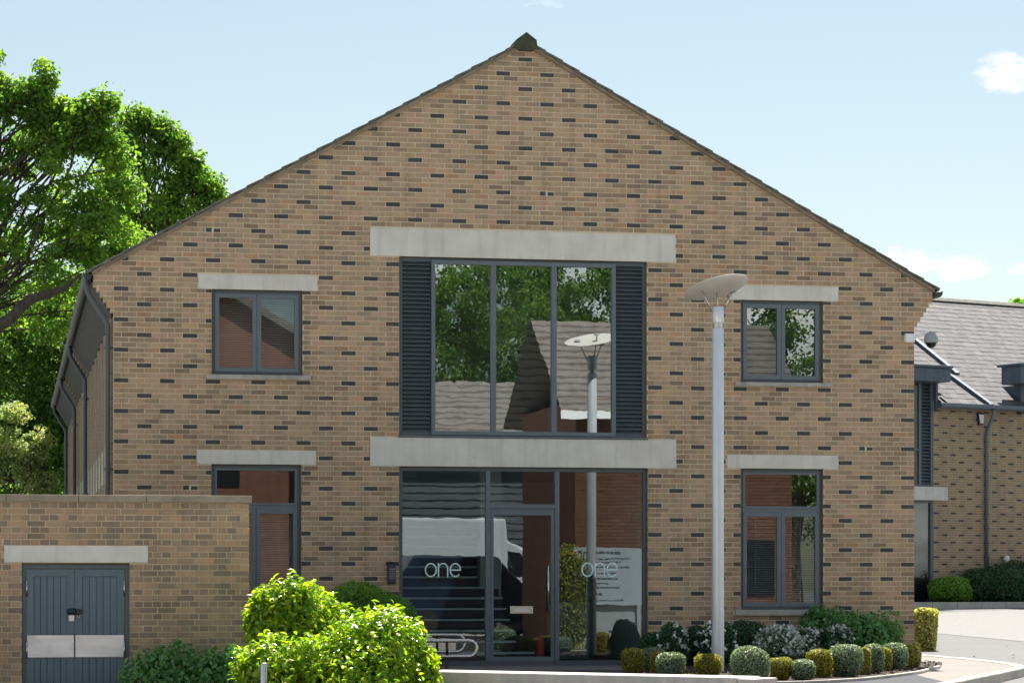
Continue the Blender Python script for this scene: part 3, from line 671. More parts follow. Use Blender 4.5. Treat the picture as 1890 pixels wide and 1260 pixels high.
for sgn in (-1, 1):
    for i in range(nT):
        t = (i+.42)/nT; x = AX + sgn*(AX+OV+.05)*(1-t); z = AZ + .062 - abs(x-AX)*SL
        # tail of each tile lies on the one below: lifted at the lower end
        inst('verge_tile', vtm, rf, (x, -.065+random.uniform(-.008, .008), z), (0, (-ang if sgn < 0 else ang)+sgn*-.055+random.uniform(-.01, .01), 0), (1 if sgn < 0 else -1, 1, 1))
    p = [(AX+sgn*(AX+OV+.02), EZ-.012), (AX, AZ-.001), (AX, AZ+.055), (AX+sgn*(AX+OV+.02), EZ+.045)]
    MB().prism(p if sgn > 0 else p, -.062, .34).build('verge_mortar', M_VERGE, rf)
rd = MB()
prof = [(-.17, -.10), (-.155, .02), (0, .135), (.155, .02), (.17, -.10), (.10, -.14), (-.10, -.14)]
rd.prism([(AX+a, AZ+.055+b) for a, b in reversed(prof)], -.115, .34).build('ridge_tile', M_MOSS, rf)
MB().prism([(AX+a, AZ+.05+b) for a, b in reversed(prof[:5])], .345, 29.5).build('ridge_run', M_TILE, rf)

# eaves: gutters, soffit, downpipes
def gutter(xc, sgn, mb=None):
    g = MB(); k = 8; pts = [(xc+.068*math.cos(R(180+180*i/k)), 5.80+.085*math.sin(R(180+180*i/k))-.005) for i in range(k+1)]
    inner = [(xc+.060*math.cos(R(360-180*i/k)), 5.80+.076*math.sin(R(360-180*i/k))-.005) for i in range(k+1)]
    for y0, y1 in ((-.05, 29.4),):
        for P in (pts, inner):
            for a, b in zip(P[:-1], P[1:]): g.quad((a[0], y0, a[1]), (b[0], y0, b[1]), (b[0], y1, b[1]), (a[0], y1, a[1]))
        g.poly([(x, y0, z) for x, z in pts]); g.box(xc-.072, xc-.060, y0, y1, 5.792, 5.806); g.box(xc+.060, xc+.072, y0, y1, 5.792, 5.806)
    return g.build('gutter', M_GUTTER, main)
gutter(-.385, -1); gutter(WID+.385, 1)
for sgn, xe in ((-1, 0.0), (1, WID)):
    X = lambda v: xe + sgn*v
    so = MB()
    for y0, y1 in ((.30, 12.1), (12.7, 19.2), (19.8, 29.4)):
        so.quad((X(.33), y0, 5.74), (X(.33), y1, 5.74), (X(.02), y1, 5.23), (X(.02), y0, 5.23)); so.quad((X(.34), y0, 5.80), (X(.34), y1, 5.80), (X(.335), y1, 5.73), (X(.335), y0, 5.73))
    so.build('soffit', M_SOFFIT, main)
    for y0 in (12.1, 19.2):
        cb = MB()
        for i in range(6): cb.box(min(X(0), X(.05*(i+1))), max(X(0), X(.05*(i+1))), y0+.001, y0+.599, 5.2575+.075*i, 5.3325+.075*i-.001)
        cb.build('corbel', M_REVEAL, main)
for yp, xo in ((.13, -.085), (11.3, -.10), (19.5, -.10), (28.2, -.10)):
    p = [(-.385, yp, 5.72), (-.385, yp, 5.58), (-.37, yp, 5.52), (xo-.03, yp, 5.14), (xo, yp, 5.07), (xo, yp, 5.0), (xo, yp, 0)]
    dp = MB().tube(p, .038, 12).build('downpipe', M_FRAME, main, True)
    for z in (1.4, 2.9, 4.7): MB().lathe([(.044, z), (.046, z+.01), (.046, z+.06), (.044, z+.07)], 12, (xo, yp)).box(xo-.06, xo+.09, yp+.03, yp+.05, z+.02, z+.05).build('pipe_bracket', M_FRAME, dp)
# long side walls with brick fins, glazing and pale spandrel panels
def side_brick():
    n = N('side_wall_brick'); s = n.n('SeparateXYZ'); n.set(s.inputs[0], n.pos()); c = n.n('CombineXYZ'); n.set(c.inputs[0], s.outputs[1]); n.set(c.inputs[1], s.outputs[2])
    b = n.n('TexBrick'); n.set(b.inputs['Vector'], c.outputs[0]); b.inputs['Scale'].default_value = 1; b.inputs['Brick Width'].default_value = .225; b.inputs['Row Height'].default_value = .075; b.inputs['Mortar Size'].default_value = .005
    n.set(b.inputs['Color1'], (.33, .245, .17)); n.set(b.inputs['Color2'], (.25, .185, .135)); n.set(b.inputs['Mortar'], (.40, .34, .26))
    return n.done(n.pbr(b.outputs['Color'], .92, 0, None, .2))
M_SIDEB = side_brick()
sw = MB(); sw.box(.004, .28, .31, 29.4, -.2, 5.78).box(WID-.28, WID-.004, .31, 29.4, -.2, 5.78); sw = sw.build('side_wall', M_SIDEB, main)
for xe, sgn in ((0, -1), (WID, 1)):
    def sbox(mb, d, y0, y1, z0, z1): return mb.box(min(xe, xe+sgn*d), max(xe, xe+sgn*d), y0, y1, z0, z1)
    y = .55
    while y < 28.6:
        sbox(MB(), .030, y, y+.42, -.15, 5.21).build('brick_fin', M_SIDEB, sw)
        sbox(sbox(MB(), .020, y+.421, y+.55, -.15, 5.21), .020, y+1.32, y+1.449, -.15, 5.21).build('window_jamb', M_JAMB, sw)
        sbox(MB(), .014, y+.551, y+1.319, 2.85, 3.40).build('spandrel_panel', M_PANEL, sw)
        sbox(sbox(MB(), .006, y+.551, y+1.319, 3.401, 5.2), .006, y+.551, y+1.319, .4, 2.849).build('side_glazing', M_CARGL, sw)
        y += 1.45
# door-entry keypad
kb = MB().bbox(4.065, 4.190, -.075, -.013, 1.245, 1.555, .012).build('intercom', M_NAVY, main)
MB().bbox(4.055, 4.200, -.095, -.013, 1.556, 1.575, .006).build('rain_hood', M_BLACK, kb)
for i in range(3):
    for j in range(5): MB().bbox(4.092+.03*i, 4.110+.03*i, -.080, -.0755, 1.32+.034*j, 1.338+.034*j, .002).build('key', M_GREYP, kb)
# dome camera at the right corner
cc = thing('security_camera', 'white bracket with grey hooded dome camera at the right corner of the gable', 'camera', (12.19, -.013, 5.0))
MB().bbox(0, .15, -.10, 0, 0, .135, .01).build('wall_bracket', M_WHITE, cc)
MB().tube([(.14, -.05, .08), (.24, -.05, .11), (.33, -.05, .155), (.42, -.05, .165)], [.035, .024, .022, .022], 10).build('arm', M_WHITE, cc, True)
MB().lathe([(.105, .0), (.112, .03), (.105, .10), (.075, .15), (.03, .175), (.01, .18)], 20, (.43, -.05)).build('hood', M_GREYP, cc, True)
MB().lathe([(.01, -.085), (.04, -.078), (.07, -.05), (.088, -.01), (.09, .0)], 18, (.43, -.05)).build('dome', M_CARGL, cc, True)
#MARK_OBJECTS
# ------------------------------------------------------------------ brick bin store, front left
BY = -7.0
bs = thing('bin_store', 'low brown brick bin store with grey double doors and stone coping', 'outbuilding', (1.375, BY, -.5))
BX0, BX1, BZ0, BZ1 = -3.6, 1.375, -.5, 2.232
def wx(px): return aty(px, 1000, BY).x
dx0, dx1, dz1 = -1.377, -.084, 1.480
lx0, lx1, lz0, lz1 = -1.583, .139, 1.500, 1.706
O = Vector((1.375, BY, -.5))
def lc(mb): mb.v = [(x-O.x, y-O.y, z-O.z) for x, y, z in mb.v]; return mb
bwm = MB().box(BX0, dx0, BY, BY+.215, BZ0, BZ1).box(dx1, BX1-.012, BY, BY+.215, BZ0, BZ1).box(dx0, dx1, BY, BY+.215, dz1+.012, BZ1)
bwm.box(BX1-.227, BX1-.012, BY+.216, BY+4.5, BZ0, BZ1).box(BX0, BX1-.23, BY+4.3, BY+4.5, BZ0, BZ1)
bwall = lc(bwm).build('wall', M_MORT2, bs)
bh = [(dx0, dx1, -1, dz1+.01), (lx0-.006, lx1+.006, lz0-.006, lz1+.006)]
bfull = {'stretcher_brick': [], 'header_brick': []}; bfield = MB()
for c in range(0, 37):
    zc = BZ1-.040-.075*c
    if zc < BZ0+.03: break
    st = c % 2 == 1
    x = BX1; first = True
    while x > BX0:
        wd_ = (.212 if st else .1)
        if first and not st: wd_ = .1
        xx0, xx1 = x-wd_, x
        if not st and first: pass
        rects = [(xx0, xx1, zc-.031, zc+.031)]
        for h in bh: rects = subtract(rects, h)
        for r in rects:
            v = random.random() if st else min(1, random.random()*.6+.35)
            if len(rects) == 1 and abs(r[1]-r[0]-wd_) < 1e-4 and abs(r[3]-r[2]-.062) < 1e-4 and r[0] > -1.66 and r[2] > .05:
                bfull['stretcher_brick' if st else 'header_brick'].append(((r[0]+r[1])/2, (r[2]+r[3])/2, v))
            else: brick_into(bfield, *r, v, BY, .009)
        x = xx0-.013
        if first and not st: # queen closer next to the corner header
            brick_into(bfield, x-.046, x, zc-.0325, zc+.0325, random.random(), BY, .009); x -= .056
        first = False
for nm, L in (('stretcher_brick', .212), ('header_brick', .1)):
    var = brick_variants(nm, M_BRICK2, L, .062, 14); lst = bfull[nm]; lst.sort(key=lambda b: -b[1])
    for n, (x, z, v) in enumerate(lst):
        if n < 300: inst(nm, var[min(13, int(v*14))], bwall, (x-O.x+random.uniform(-.002, .002), random.uniform(-.002, .002), z-O.z+random.uniform(-.0015, .0015)), (0, random.uniform(-.008, .008), 0))
        else: brick_into(bfield, x-L/2, x+L/2, z-.0325, z+.0325, v, BY)
lc(bfield).build('brick_field', M_BRICK2, bwall, attr='bv', kind='stuff')
x = BX1+.035
for i, px in enumerate((270, 145, 11, -110, -250)):          # coping stones, joints where the photograph shows them
    xe = wx(px); lc(MB().bbox(xe+.004, x-.004, BY-.045, BY+.27, BZ1+.002, BZ1+.088, .008)).build('coping_stone', M_COPE, bs); x = xe
lc(MB().bbox(BX1-.28, BX1+.03, BY+.275, BY+4.5, BZ1+.002, BZ1+.086, .008)).build('coping_stone', M_COPE, bs)
lc(MB().bbox(lx0, lx1, BY-.016, BY+.1, lz0, lz1, .006)).build('lintel', M_CONC, bs)
df = lc(frame_mb(MB(), dx0+.002, dx1-.002, BZ0, dz1-.004, .052, BY+.055, BY+.13, .01)).build('door_frame', M_FRAME, bs)
mid = (dx0+dx1)/2-.012
for k, (a, b) in enumerate(((dx0+.058, mid-.003), (mid+.003, dx1-.058))):
    leaf = lc(frame_mb(MB(), a, b, BZ0+.03, dz1-.062, .088, BY+.040, BY+.09, .1, .085)).build('door_leaf', M_DOOR, bs)
    n = 5; pw = (b-a-.176)/n
    for i in range(n):
        xa = a+.088+pw*i
        lc(MB().bbox(xa+.0025, xa+pw-.0025, BY+.050, BY+.08, BZ0+.131, dz1-.149, .004)).build('plank', M_DOOR, leaf)
    lc(MB().box(a+.089, b-.089, BY+.0805, BY+.085, BZ0+.131, dz1-.149)).build('plank_backing', M_BLACK, leaf)
    lc(MB().bbox(a+.006, b-.006, BY+.031, BY+.0385, .350, .618, .003)).build('kick_plate', M_KICK, leaf)
    hx = a+.004 if k == 0 else b-.004
    for z in (1.19, .44): lc(MB().tube([(hx, BY+.032, z-.10), (hx, BY+.032, z+.10)], .011, 8)).build('hinge', M_STEEL, leaf, True)
lk = lc(MB().tube([(mid-.085, BY+.015, .900), (mid-.04, BY+.005, .905), (mid+.01, BY+.005, .900)], [.034, .043, .036], 12)).build('hasp_lock', M_NAVY, bs, True)
lc(MB().bbox(mid+.012, mid+.085, BY+.0, BY+.038, .872, .934, .014)).build('padlock_body', M_BLACK, lk)
lc(MB().tube([(mid+.03, BY+.012, .876), (mid+.034, BY+.012, .838), (mid+.048, BY+.012, .826), (mid+.06, BY+.012, .84), (mid+.06, BY+.012, .876)], .006, 6)).build('key_ring', M_STEEL, lk, True)
lc(MB().box(mid-.07, mid-.006, BY+.036, BY+.0395, .79, .862)).build('old_lock_plate', M_KICK, lk)
lc(MB().box(BX0, BX1-.23, BY+.22, BY+4.3, BZ1-.25, BZ1-.1)).build('flat_roof', M_TILE, bs)

# ------------------------------------------------------------------ lamp post
D = 37.2; lp = at(1325, 1247, D); mpp = D/F
lamp = thing('lamp_post', 'tall silver lamp post with tilted round reflector disc', 'street lamp', (lp.x, lp.y, 0))
def lz(py): return CZ + (YH-py)*mpp
zt = lz(566)
MB().lathe([(.088, -.05), (.088, .4), (.084, 2.0), (.082, lz(606)-.01), (.078, lz(606)), (.02, lz(606)+.001)], 28).build('pole', M_POLE, lamp, auto=40)
MB().lathe([(.064, lz(607)), (.064, lz(596))], 24).build('neck', M_STEEL, lamp, auto=40)
MB().lathe([(.078, lz(597)), (.084, lz(596)), (.084, zt-.012), (.076, zt), (.01, zt+.001)], 28).build('lamp_head', M_POLE, lamp, auto=40)
dc = at(1323.5, 534.5, D) - Vector((lp.x, lp.y, 0))
# disc normal tilted: rolled left-down, front edge raised
rgt, fwd, up = RGT, FWD, Vector((0, 0, 1))
ux = (rgt*math.cos(R(13.5)) + up*math.sin(R(13.5))).normalized(); nrm = (up*1.0 - rgt*math.tan(R(13.5)) + fwd*math.tan(R(13))).normalized(); uy = nrm.cross(ux).normalized(); ux = uy.cross(nrm)
Md = Matrix((ux, uy, nrm)).transposed().to_4x4(); Md.translation = dc
dm = MB().lathe([(.02, .012), (.30, .016), (.44, .024), (.455, .034), (.452, .040), (.30, .036), (.02, .034)], 56); dm.v = [tuple(Md @ Vector(v)) for v in dm.v]
disc = dm.build('reflector_disc', M_LAMPDISC, lamp, auto=50)
for (px, py), (bx, by) in (((1293, 531), (1316, 578)), ((1352, 539), (1336, 572)), ((1322, 524), (1325, 570))):
    back = .16 if px == 1322 else -.04
    a = at(px, py, D+back*1.4) - Vector((lp.x, lp.y, 0)); b = at(bx, by, D+back*.5) - Vector((lp.x, lp.y, 0))
    MB().tube([b, a], .010, 8).build('strut', M_STEEL, lamp, True)
    q = MB().lathe([(.055, -.004), (.05, .012)], 14); Mq = Md.copy(); Mq.translation = a; q.v = [tuple(Mq @ Vector(v)) for v in q.v]; q.build('strut_pad', M_GREYP, lamp)

# ------------------------------------------------------------------ low wall, bollard, cycle racks
wa = at(766, 1237, 32.1); wbp = at(1391, 1250, 29.7); d = (wbp-wa); d.z = 0; Lw = d.length
lw = thing('low_concrete_wall', 'low board-marked concrete wall with sunlit top across the foreground', 'wall', (wa.x, wa.y, -.6), math.atan2(d.y, d.x))
wt_ = .2+.6
MB().bbox(0, Lw-.22, 0, .62, 0, wt_, .018).build('wall_block', M_WALLC, lw)
MB().bbox(Lw-.219, Lw, .02, .60, 0, wt_-.012, .02).build('end_block', M_WALLC, lw)
b0 = at(487, 1222, 30.0)
bo = thing('bollard', 'slim stainless steel bollard with domed top in front of the bright laurel', 'bollard', (b0.x, b0.y, -.6))
MB().lathe([(.041, 0), (.041, b0.z+.6-.02), (.036, b0.z+.6-.006), (.02, b0.z+.6)], 20).build('post', M_STEEL, bo, auto=40)
MB().lathe([(.07, 0), (.07, .012), (.045, .016)], 20).build('base_flange', M_STEEL, bo)
for (py1, py2, pxr, y, nm) in ((1181.5, 1210.5, 880, -5.0, 'polished steel loop cycle rack standing in the sun nearest the low wall'), (1171, 1202, 858, -2.3, 'dull steel loop cycle rack in the shade close to the glass screen')):
    pr = aty(pxr, py1, y); zt_, zb_ = pr.z, aty(pxr, py2, y).z; r_ = (zt_-zb_)/2; cz_ = (zt_+zb_)/2; xl = pr.x-1.5
    rk = thing('cycle_rack', nm, 'cycle rack', (pr.x-.75, y, 0), 0, 'cycle racks by the entrance')
    pts = [(-.7, 0, zt_)] + [(.75-r_+r_*math.cos(R(a)), 0, cz_+r_*math.sin(R(a))) for a in range(90, -91, -15)] + [(-.7, 0, zb_)] + [(-.7-r_*math.sin(R(a)), 0, cz_-r_*math.cos(R(a))) for a in range(15, 181, 15)]
    MB().tube(pts, .024, 12).build('loop', M_STEEL, rk, True)
    for xx in (.35, -.45): MB().tube([(xx, .0, 0), (xx, 0, zb_-.02)], .022, 10).tube([(xx, 0, zb_+.02), (xx, 0, zt_-.02)], .018, 8).build('leg', M_BLACK, rk, True)

# ------------------------------------------------------------------ building to the right
RA = R(20.7); ro = at(1760, 1108, 83); ro.z = terr(ro.x, ro.y)+.12
side = thing('slate_roof_building', 'brown brick building with grey slate roof and lead-clad bays behind on the right', 'building', ro, RA)
RI = Matrix.Rotation(-RA, 3, 'Z')
def rayl(px, py, p0, n):                                  # pixel ray meets a plane, all in the building's own axes
    o = RI @ (C0-ro); dv = RI @ (at(px, py, 1.0)-C0); t = (Vector(p0)-o).dot(Vector(n))/dv.dot(Vector(n)); return o+dv*t
def rb(px, py, yl=0.0): return rayl(px, py, (0, yl, 0), (0, 1, 0))
ez = rb(1800, 746, -.3).z; rz = rb(1740, 556, 6).z; XL, XR = -6.0, 9.0
bx0, bx1 = rb(1650, 900).x, rb(1723, 900).x               # glazed bay at the left
blz0, blz1 = rb(1710, 923).z, rb(1710, 898).z
swm = MB().box(bx1, XR, 0, .3, -.3, ez+.1).box(XL, bx0, 0, .3, -.3, ez+.1).box(XL, XR, 8, 8.3, -.3, ez)
sgp = swm.build('wall', M_MORT, side)
sf = MB(); sdf = MB()
zz0 = rb(1770, 1105).z
for c in range(0, 88):
    zc = .03+.075*c; odd = c % 2
    if zc > ez+.05: break
    for i in range(-2, 44):
        xa = bx1+.225*i-(.1125 if odd else 0); xb = xa+.215; xa = max(xa, bx1)
        if xb-xa < .03 or xb > XR: continue
        dk = c % 3 == 0 and ((i % 3 == 2) if odd else (i % 3 == 0))
        h = (rb(1687, 910).x-.02, rb(1745, 910).x+.01, blz0-.01, blz1+.01)
        for r in subtract([(xa, xb, zc-.0325, zc+.0325)], h): brick_into(sdf if dk else sf, *r, random.random(), 0)
sf.build('brick_field', M_BRICK3, sgp, attr='bv', kind='stuff'); sdf.build('dark_brick_field', M_DARK, sgp, attr='bv', kind='stuff')
MB().bbox(bx0, rb(1745, 910).x, -.12, .1, blz0, blz1, .01).build('lintel', M_CONC, side)
# glazing of the bay: louvre column, dark glass, lower door
gx = rb(1700, 800).x; gl_top = rb(1710, 703).z
fw = MB().box(bx0, bx1, .05, .12, blz1+.002, blz1+.07).box(gx-.045, gx+.045, .04, .12, blz1+.071, gl_top).box(bx1-.09, bx1-.002, .02, .12, blz1+.071, gl_top).box(bx0, gx-.046, .045, .12, rb(1690, 829).z-.03, rb(1690, 829).z+.03)
bayw = fw.build('bay_window', M_FRAME2, side)
pane(bx0, gx-.046, blz1+.071, gl_top, .08, G_FAR, bayw)
sm = MB().poly([(gx+.046, -.03, -.03), (bx1-.091, -.03, -.03), (bx1-.091, .03, .03), (gx+.046, .03, .03)]).mesh('slat', M_FRAME2)
z = blz1+.12
while z < gl_top-.03: inst('slat', sm, bayw, (0, .07, z)); z += .105
MB().box(bx0, bx1, .14, .16, -.2, gl_top).build('bay_backing', M_BLACK, side)
dw = MB().box(bx1-.10, bx1-.002, .02, .12, 0, blz0-.002).box(bx0, bx1-.101, .03, .12, blz0-.08, blz0-.003).build('bay_door', M_FRAME2, side)
pane(bx0, bx1-.102, .02, blz0-.082, .08, G_FAR, dw)
# roof plane
P0 = Vector((0, -.38, ez)); Pr = Vector((0, 6.0, rz)); rn = Vector((0, -(Pr-P0).z, (Pr-P0).y)).normalized(); rl = (Pr-P0).length; ru = (Pr-P0)/rl
Mr = Matrix((Vector((1, 0, 0)), ru, rn)).transposed().to_4x4(); Mr.translation = P0
bz = rb(1755, 680, -.75).z; tb_ = (bz-ez)/(rz-ez)*rl; xcut = rb(1735, 720, -.2).x
deck = MB().box(xcut, XR, 0, rl, -.12, -.03, 0, Mr); deck.box(XL, xcut-.001, tb_, rl, -.12, -.03, 0, Mr); deck.poly([(XL, 6, rz-.1), (XR, 6, rz-.1), (XR, 12.4, ez), (XL, 12.4, ez)]); deck = deck.build('roof', M_SLATE, side, attr='bv')
nC = 24; gh = rl/nC; slw = .30; allsl = []
for r in range(nC):
    x = XL - (slw/2 if r % 2 else 0)
    while x < XR:
        if x > xcut-.02 or gh*r > tb_-.05: allsl.append((x, r))
        x += slw
sv = []
for k in range(10):
    m = MB().box(.003, slw-.003, -.02, gh*1.45, 0, .012, (k+.5)/10); sv.append(m.mesh('slate', M_SLATE, False, 'bv'))
xl_seen = rb(1690, 720).x-1.5
vis = [s for s in allsl if xl_seen < s[0] < rb(1890, 720).x+.4]; vis.sort(key=lambda s: (s[1], s[0])); near300 = set(vis[:300]); rest = MB()
for s in allsl:
    x, r = s; k = random.randrange(10); y = gh*r; tilt = -.028
    M = Mr @ Matrix.Translation((x+random.uniform(-.004, .004), y+random.uniform(-.012, .012), .012+random.uniform(0, .006))) @ Matrix.Rotation(tilt, 4, 'X') @ Matrix.Rotation(random.uniform(-.012, .012), 4, 'Z')
    if s in near300:
        o = inst('slate', sv[k], deck); o.matrix_local = M
    else: rest.box(.003, slw-.003, -.02, gh*1.45, 0, .012, random.random(), M)
rest.build('slate_field', M_SLATE, deck, attr='bv', kind='stuff')
MB().box(XL, XR, rl-.12, rl+.12, .0, .075, 0, Mr).build('ridge_cap', M_TILE, deck)
# lead flashings running down the slope
def onroof(px, py, off=.03): p = rayl(px, py, P0+rn*off, rn); return p
for a, b in (((1672, 614), (1766, 690)), ((1755, 694), (1829, 748))):
    A = onroof(*a); Bp = onroof(*b); dv = (Bp-A); L = dv.length; ex = dv/L; ey = rn.cross(ex)
    M = Matrix((ex, ey, rn)).transposed().to_4x4(); M.translation = A
    MB().box(0, L, -.11, .11, -.02, .05, 0, M).box(0, L, -.13, -.111, -.02, .09, 0, M).build('lead_flashing', M_LEAD, deck)
# canopies over the bays
for (pxa, pxb, pt, pb, yl) in ((1600, 1755, 680, 705, -.75), (1884, 2060, 684, 716, -.75)):
    xa, xb = rb(pxa, 690, yl).x, rb(pxb, 690, yl).x; za, zb = rb(pxb, pb, yl).z, rb(pxb, pt, yl).z
    cn = MB().bbox(xa, xb, yl, .15, za, zb, .03).build('bay_canopy', M_LEAD, side)
    MB().bbox(xa-.06, xb+.06, yl-.06, .3, zb+.001, zb+.085, .02).build('canopy_capping', M_LEAD, cn)
    if pxa > 1700:
        MB().box(xa+.5, xb-.35, -.2, .9, ez-.2, za-.001).build('dormer_cheek', M_LEAD, cn)
xj = rb(1735, 720, -.2).x; MB().bbox(bx1+.001, xj, -.12, .8, ez-.25, gl_top+.1, .02).build('bay_jamb_cladding', M_LEAD, side)
# gutter, downpipe, alarm box, vent, lamp
gx0 = rb(1735, 750, -.4).x
MB().bbox(gx0, XR, -.50, -.38, ez-.13, ez+.0, .03).box(gx0, XR, -.379, -.30, ez-.16, ez-.01).build('gutter', M_FRAME2, side)
xp = rb(1822, 900, -.1).x; xt = rb(1833, 756, -.4).x
MB().tube([(xt, -.42, ez-.12), (xt, -.42, ez-.3), (xp+.03, -.1, ez-.75), (xp, -.08, ez-.9), (xp, -.08, 0)], .055, 10).build('downpipe', M_FRAME2, side, True)
ax = rb(1808, 770, -.02).x; az = rb(1808, 772, -.02).z
al = MB().prism([(ax-.13, az+.17), (ax-.07, az-.22), (ax+.07, az-.22), (ax+.13, az+.17)], -.10, -.013).build('alarm_box', M_PURP, side)
MB().prism([(ax-.10, az+.12), (ax-.045, az-.15), (ax+.075, az-.15), (ax+.115, az+.12)], -.115, -.101).build('alarm_front', M_WHITE, al)
MB().prism([(ax-.09, az-.17), (ax-.085, az-.225), (ax+.0, az-.225), (ax+.0, az-.17)], -.114, -.102).build('alarm_strobe', M_REDP, al)
vx = rb(1829, 1036); MB().bbox(vx.x-.11, vx.x+.11, -.03, -.013, vx.z-.14, vx.z+.14, .004).build('air_brick', M_REVEAL, side)
gx_ = rb(1860, 1031, -.25); MB().lathe([(.01, gx_.z-.12), (.07, gx_.z-.09), (.10, gx_.z), (.07, gx_.z+.09), (.01, gx_.z+.11)], 16, (gx_.x, -.2)).tube([(gx_.x, -.013, gx_.z), (gx_.x, -.2, gx_.z)], .02, 8).build('globe_light', M_WHITE, side, True)
fp = MB().box(XL, XR+4, -2.6, -.02, -.5, 0.0).build('side_footpath', M_PAVE, side)
for i in range(20):
    MB().bbox(XL+.95*i, XL+.95*i+.935, -2.74, -2.601, -.45, .012, .015).build('kerb_stone', M_KERB, fp)
#MARK_PLANTS
# ------------------------------------------------------------------ plants in the bed: (px left, px right, top, base, kind, label)
FR = [
 (1150, 1189, 1195, 1241, 'g', 'golden clipped box ball at the left end of the bed beside the glass screen'),
 (1181, 1231, 1194, 1238, 's', 'grey-green ball half hidden behind the small golden ball near the left end of the bed'),
 (1201, 1234, 1201, 1242, 'g', 'small golden ball squeezed between two grey-green balls left of the lamp post'),
 (1212, 1266, 1204, 1247, 's', 'low grey-green ball in front of the small golden ball left of the lamp post'),
 (1285, 1332, 1206, 1246, 'g', 'golden clipped ball touching the foot of the lamp post'),
 (1351, 1421, 1192, 1260, 's', 'largest grey-green clipped ball, just right of the lamp post'),
 (1421, 1461, 1212, 1254, 'g', 'small golden ball right of the largest grey-green ball'),
 (1459, 1507, 1215, 1254, 's', 'low grey-green ball between two golden balls under the lower right window'),
 (1492, 1537, 1197, 1249, 'g', 'upright golden ball under the right edge of the lower right window'),
 (1532, 1594, 1188, 1248, 's', 'broad grey-green ball right of the upright golden ball'),
 (1585, 1608, 1193, 1244, 'g', 'narrow golden shrub between the two tall grey-green balls'),
 (1592, 1635, 1186, 1242, 's', 'tall grey-green ball with golden slivers on both sides'),
 (1626, 1646, 1194, 1237, 'g', 'thin golden shrub wedged in second place from the corner end'),
 (1629, 1677, 1186, 1236, 's', 'rounded grey-green ball near the right corner of the building'),
 (1664, 1688, 1188, 1231, 'g', 'golden shrub last but one at the corner end of the bed'),
 (1680, 1702, 1185, 1230, 's', 'pale frosted shrub at the corner tip of the bed'),
]
for pl, pr, pt, pb, k, lab in FR:
    b = gz((pl+pr)/2, pb, .03); d = (b-C0).dot(FWD); w2 = (pr-pl)/2*d/F; h = (pb-pt)*d/F; b.y += w2*.6; b.x += w2*.1
    n = int(3200*max(.5, w2*h/.06)); n = min(n, 7000)
    if k == 'g': shrub('golden_shrub', lab, 'shrub', (b.x, b.y, .02), (w2, w2, h/2), L_GOLD, n, .030, .019, 4.2, 'clipped balls along the front of the bed', taper=.12, rag=.05)
    else: shrub('grey_green_shrub', lab, 'shrub', (b.x, b.y, .02), (w2, w2, h/2), L_GREY if pl < 1678 else L_VAR, n, .034, .016, 3.0, 'clipped balls along the front of the bed', taper=.10, rag=.055)
BACK = [
 (1182, 1240, 1172, 1218, L_DARK, 0, 'dark evergreen bush at the left end behind the golden ball'),
 (1216, 1268, 1155, 1222, L_DARK, 46, 'white-flowering bush left of the lamp post against the brickwork'),
 (1262, 1312, 1162, 1222, L_DARK, 0, 'dark bush between the two flowering bushes behind the lamp post'),
 (1290, 1356, 1153, 1225, L_DARK, 60, 'white-flowering bush directly behind the lamp post'),
 (1340, 1425, 1152, 1216, L_DARK, 0, 'dark clipped hedge block under the lower right window sill'),
 (1398, 1478, 1160, 1224, L_GREY, 170, 'bush most thickly covered in white blossom below the window'),
 (1466, 1516, 1163, 1222, L_DARK, 60, 'half faded flowering bush right of the thickest blossom'),
 (1510, 1572, 1160, 1220, L_DARK, 80, 'white-flowering bush at the foot of the leafy green shrub'),
]
for pl, pr, pt, pb, mat, fl, lab in BACK:
    d = 39.6 if fl else 40.2; d += (pl-1180)/500*1.2; p = at((pl+pr)/2, pb, d); w2 = (pr-pl)/2*d/F; top = at(pl, pt, d).z
    shrub('flowering_shrub' if fl else 'evergreen_shrub', lab, 'shrub', (p.x, min(p.y, -w2-.1), .02), (w2, w2, top/2), mat, 3600, .045, .028, 2.6, 'shrubs along the foot of the front wall', rag=.07, flowers=fl, lo=.8, hi=1.08)
p = at(1570, 1215, 41.3); shrub('leafy_shrub', 'spreading leafy green shrub against the brick at the right end of the bed', 'shrub', (p.x, -.62, .02), (.78, .5, .40), L_NETT, 4600, .08, .045, 2.2, rag=.20, lo=.55, hi=1.12, core=.6)
p = at(1520, 1215, 41); shrub('leafy_shrub', 'small leafy shrub climbing under the sill of the lower right window', 'shrub', (p.x, -.35, .02), (.30, .28, .43), L_NETT, 1500, .07, .04, 2.2, rag=.12, lo=.7, hi=1.12)
# variegated cube by the right-hand corner
p = gz(1708, 1203, -.02); d = (p-C0).dot(FWD); w2 = 24.5*d/F; h = 80*d/F
shrub('variegated_shrub', 'yellow-topped variegated shrub clipped square at the right corner of the building', 'shrub', (p.x, p.y+w2*.3, -.03), (w2, w2, h/2), L_VAR, 6500, .06, .034, 6, taper=.28, rag=.04)
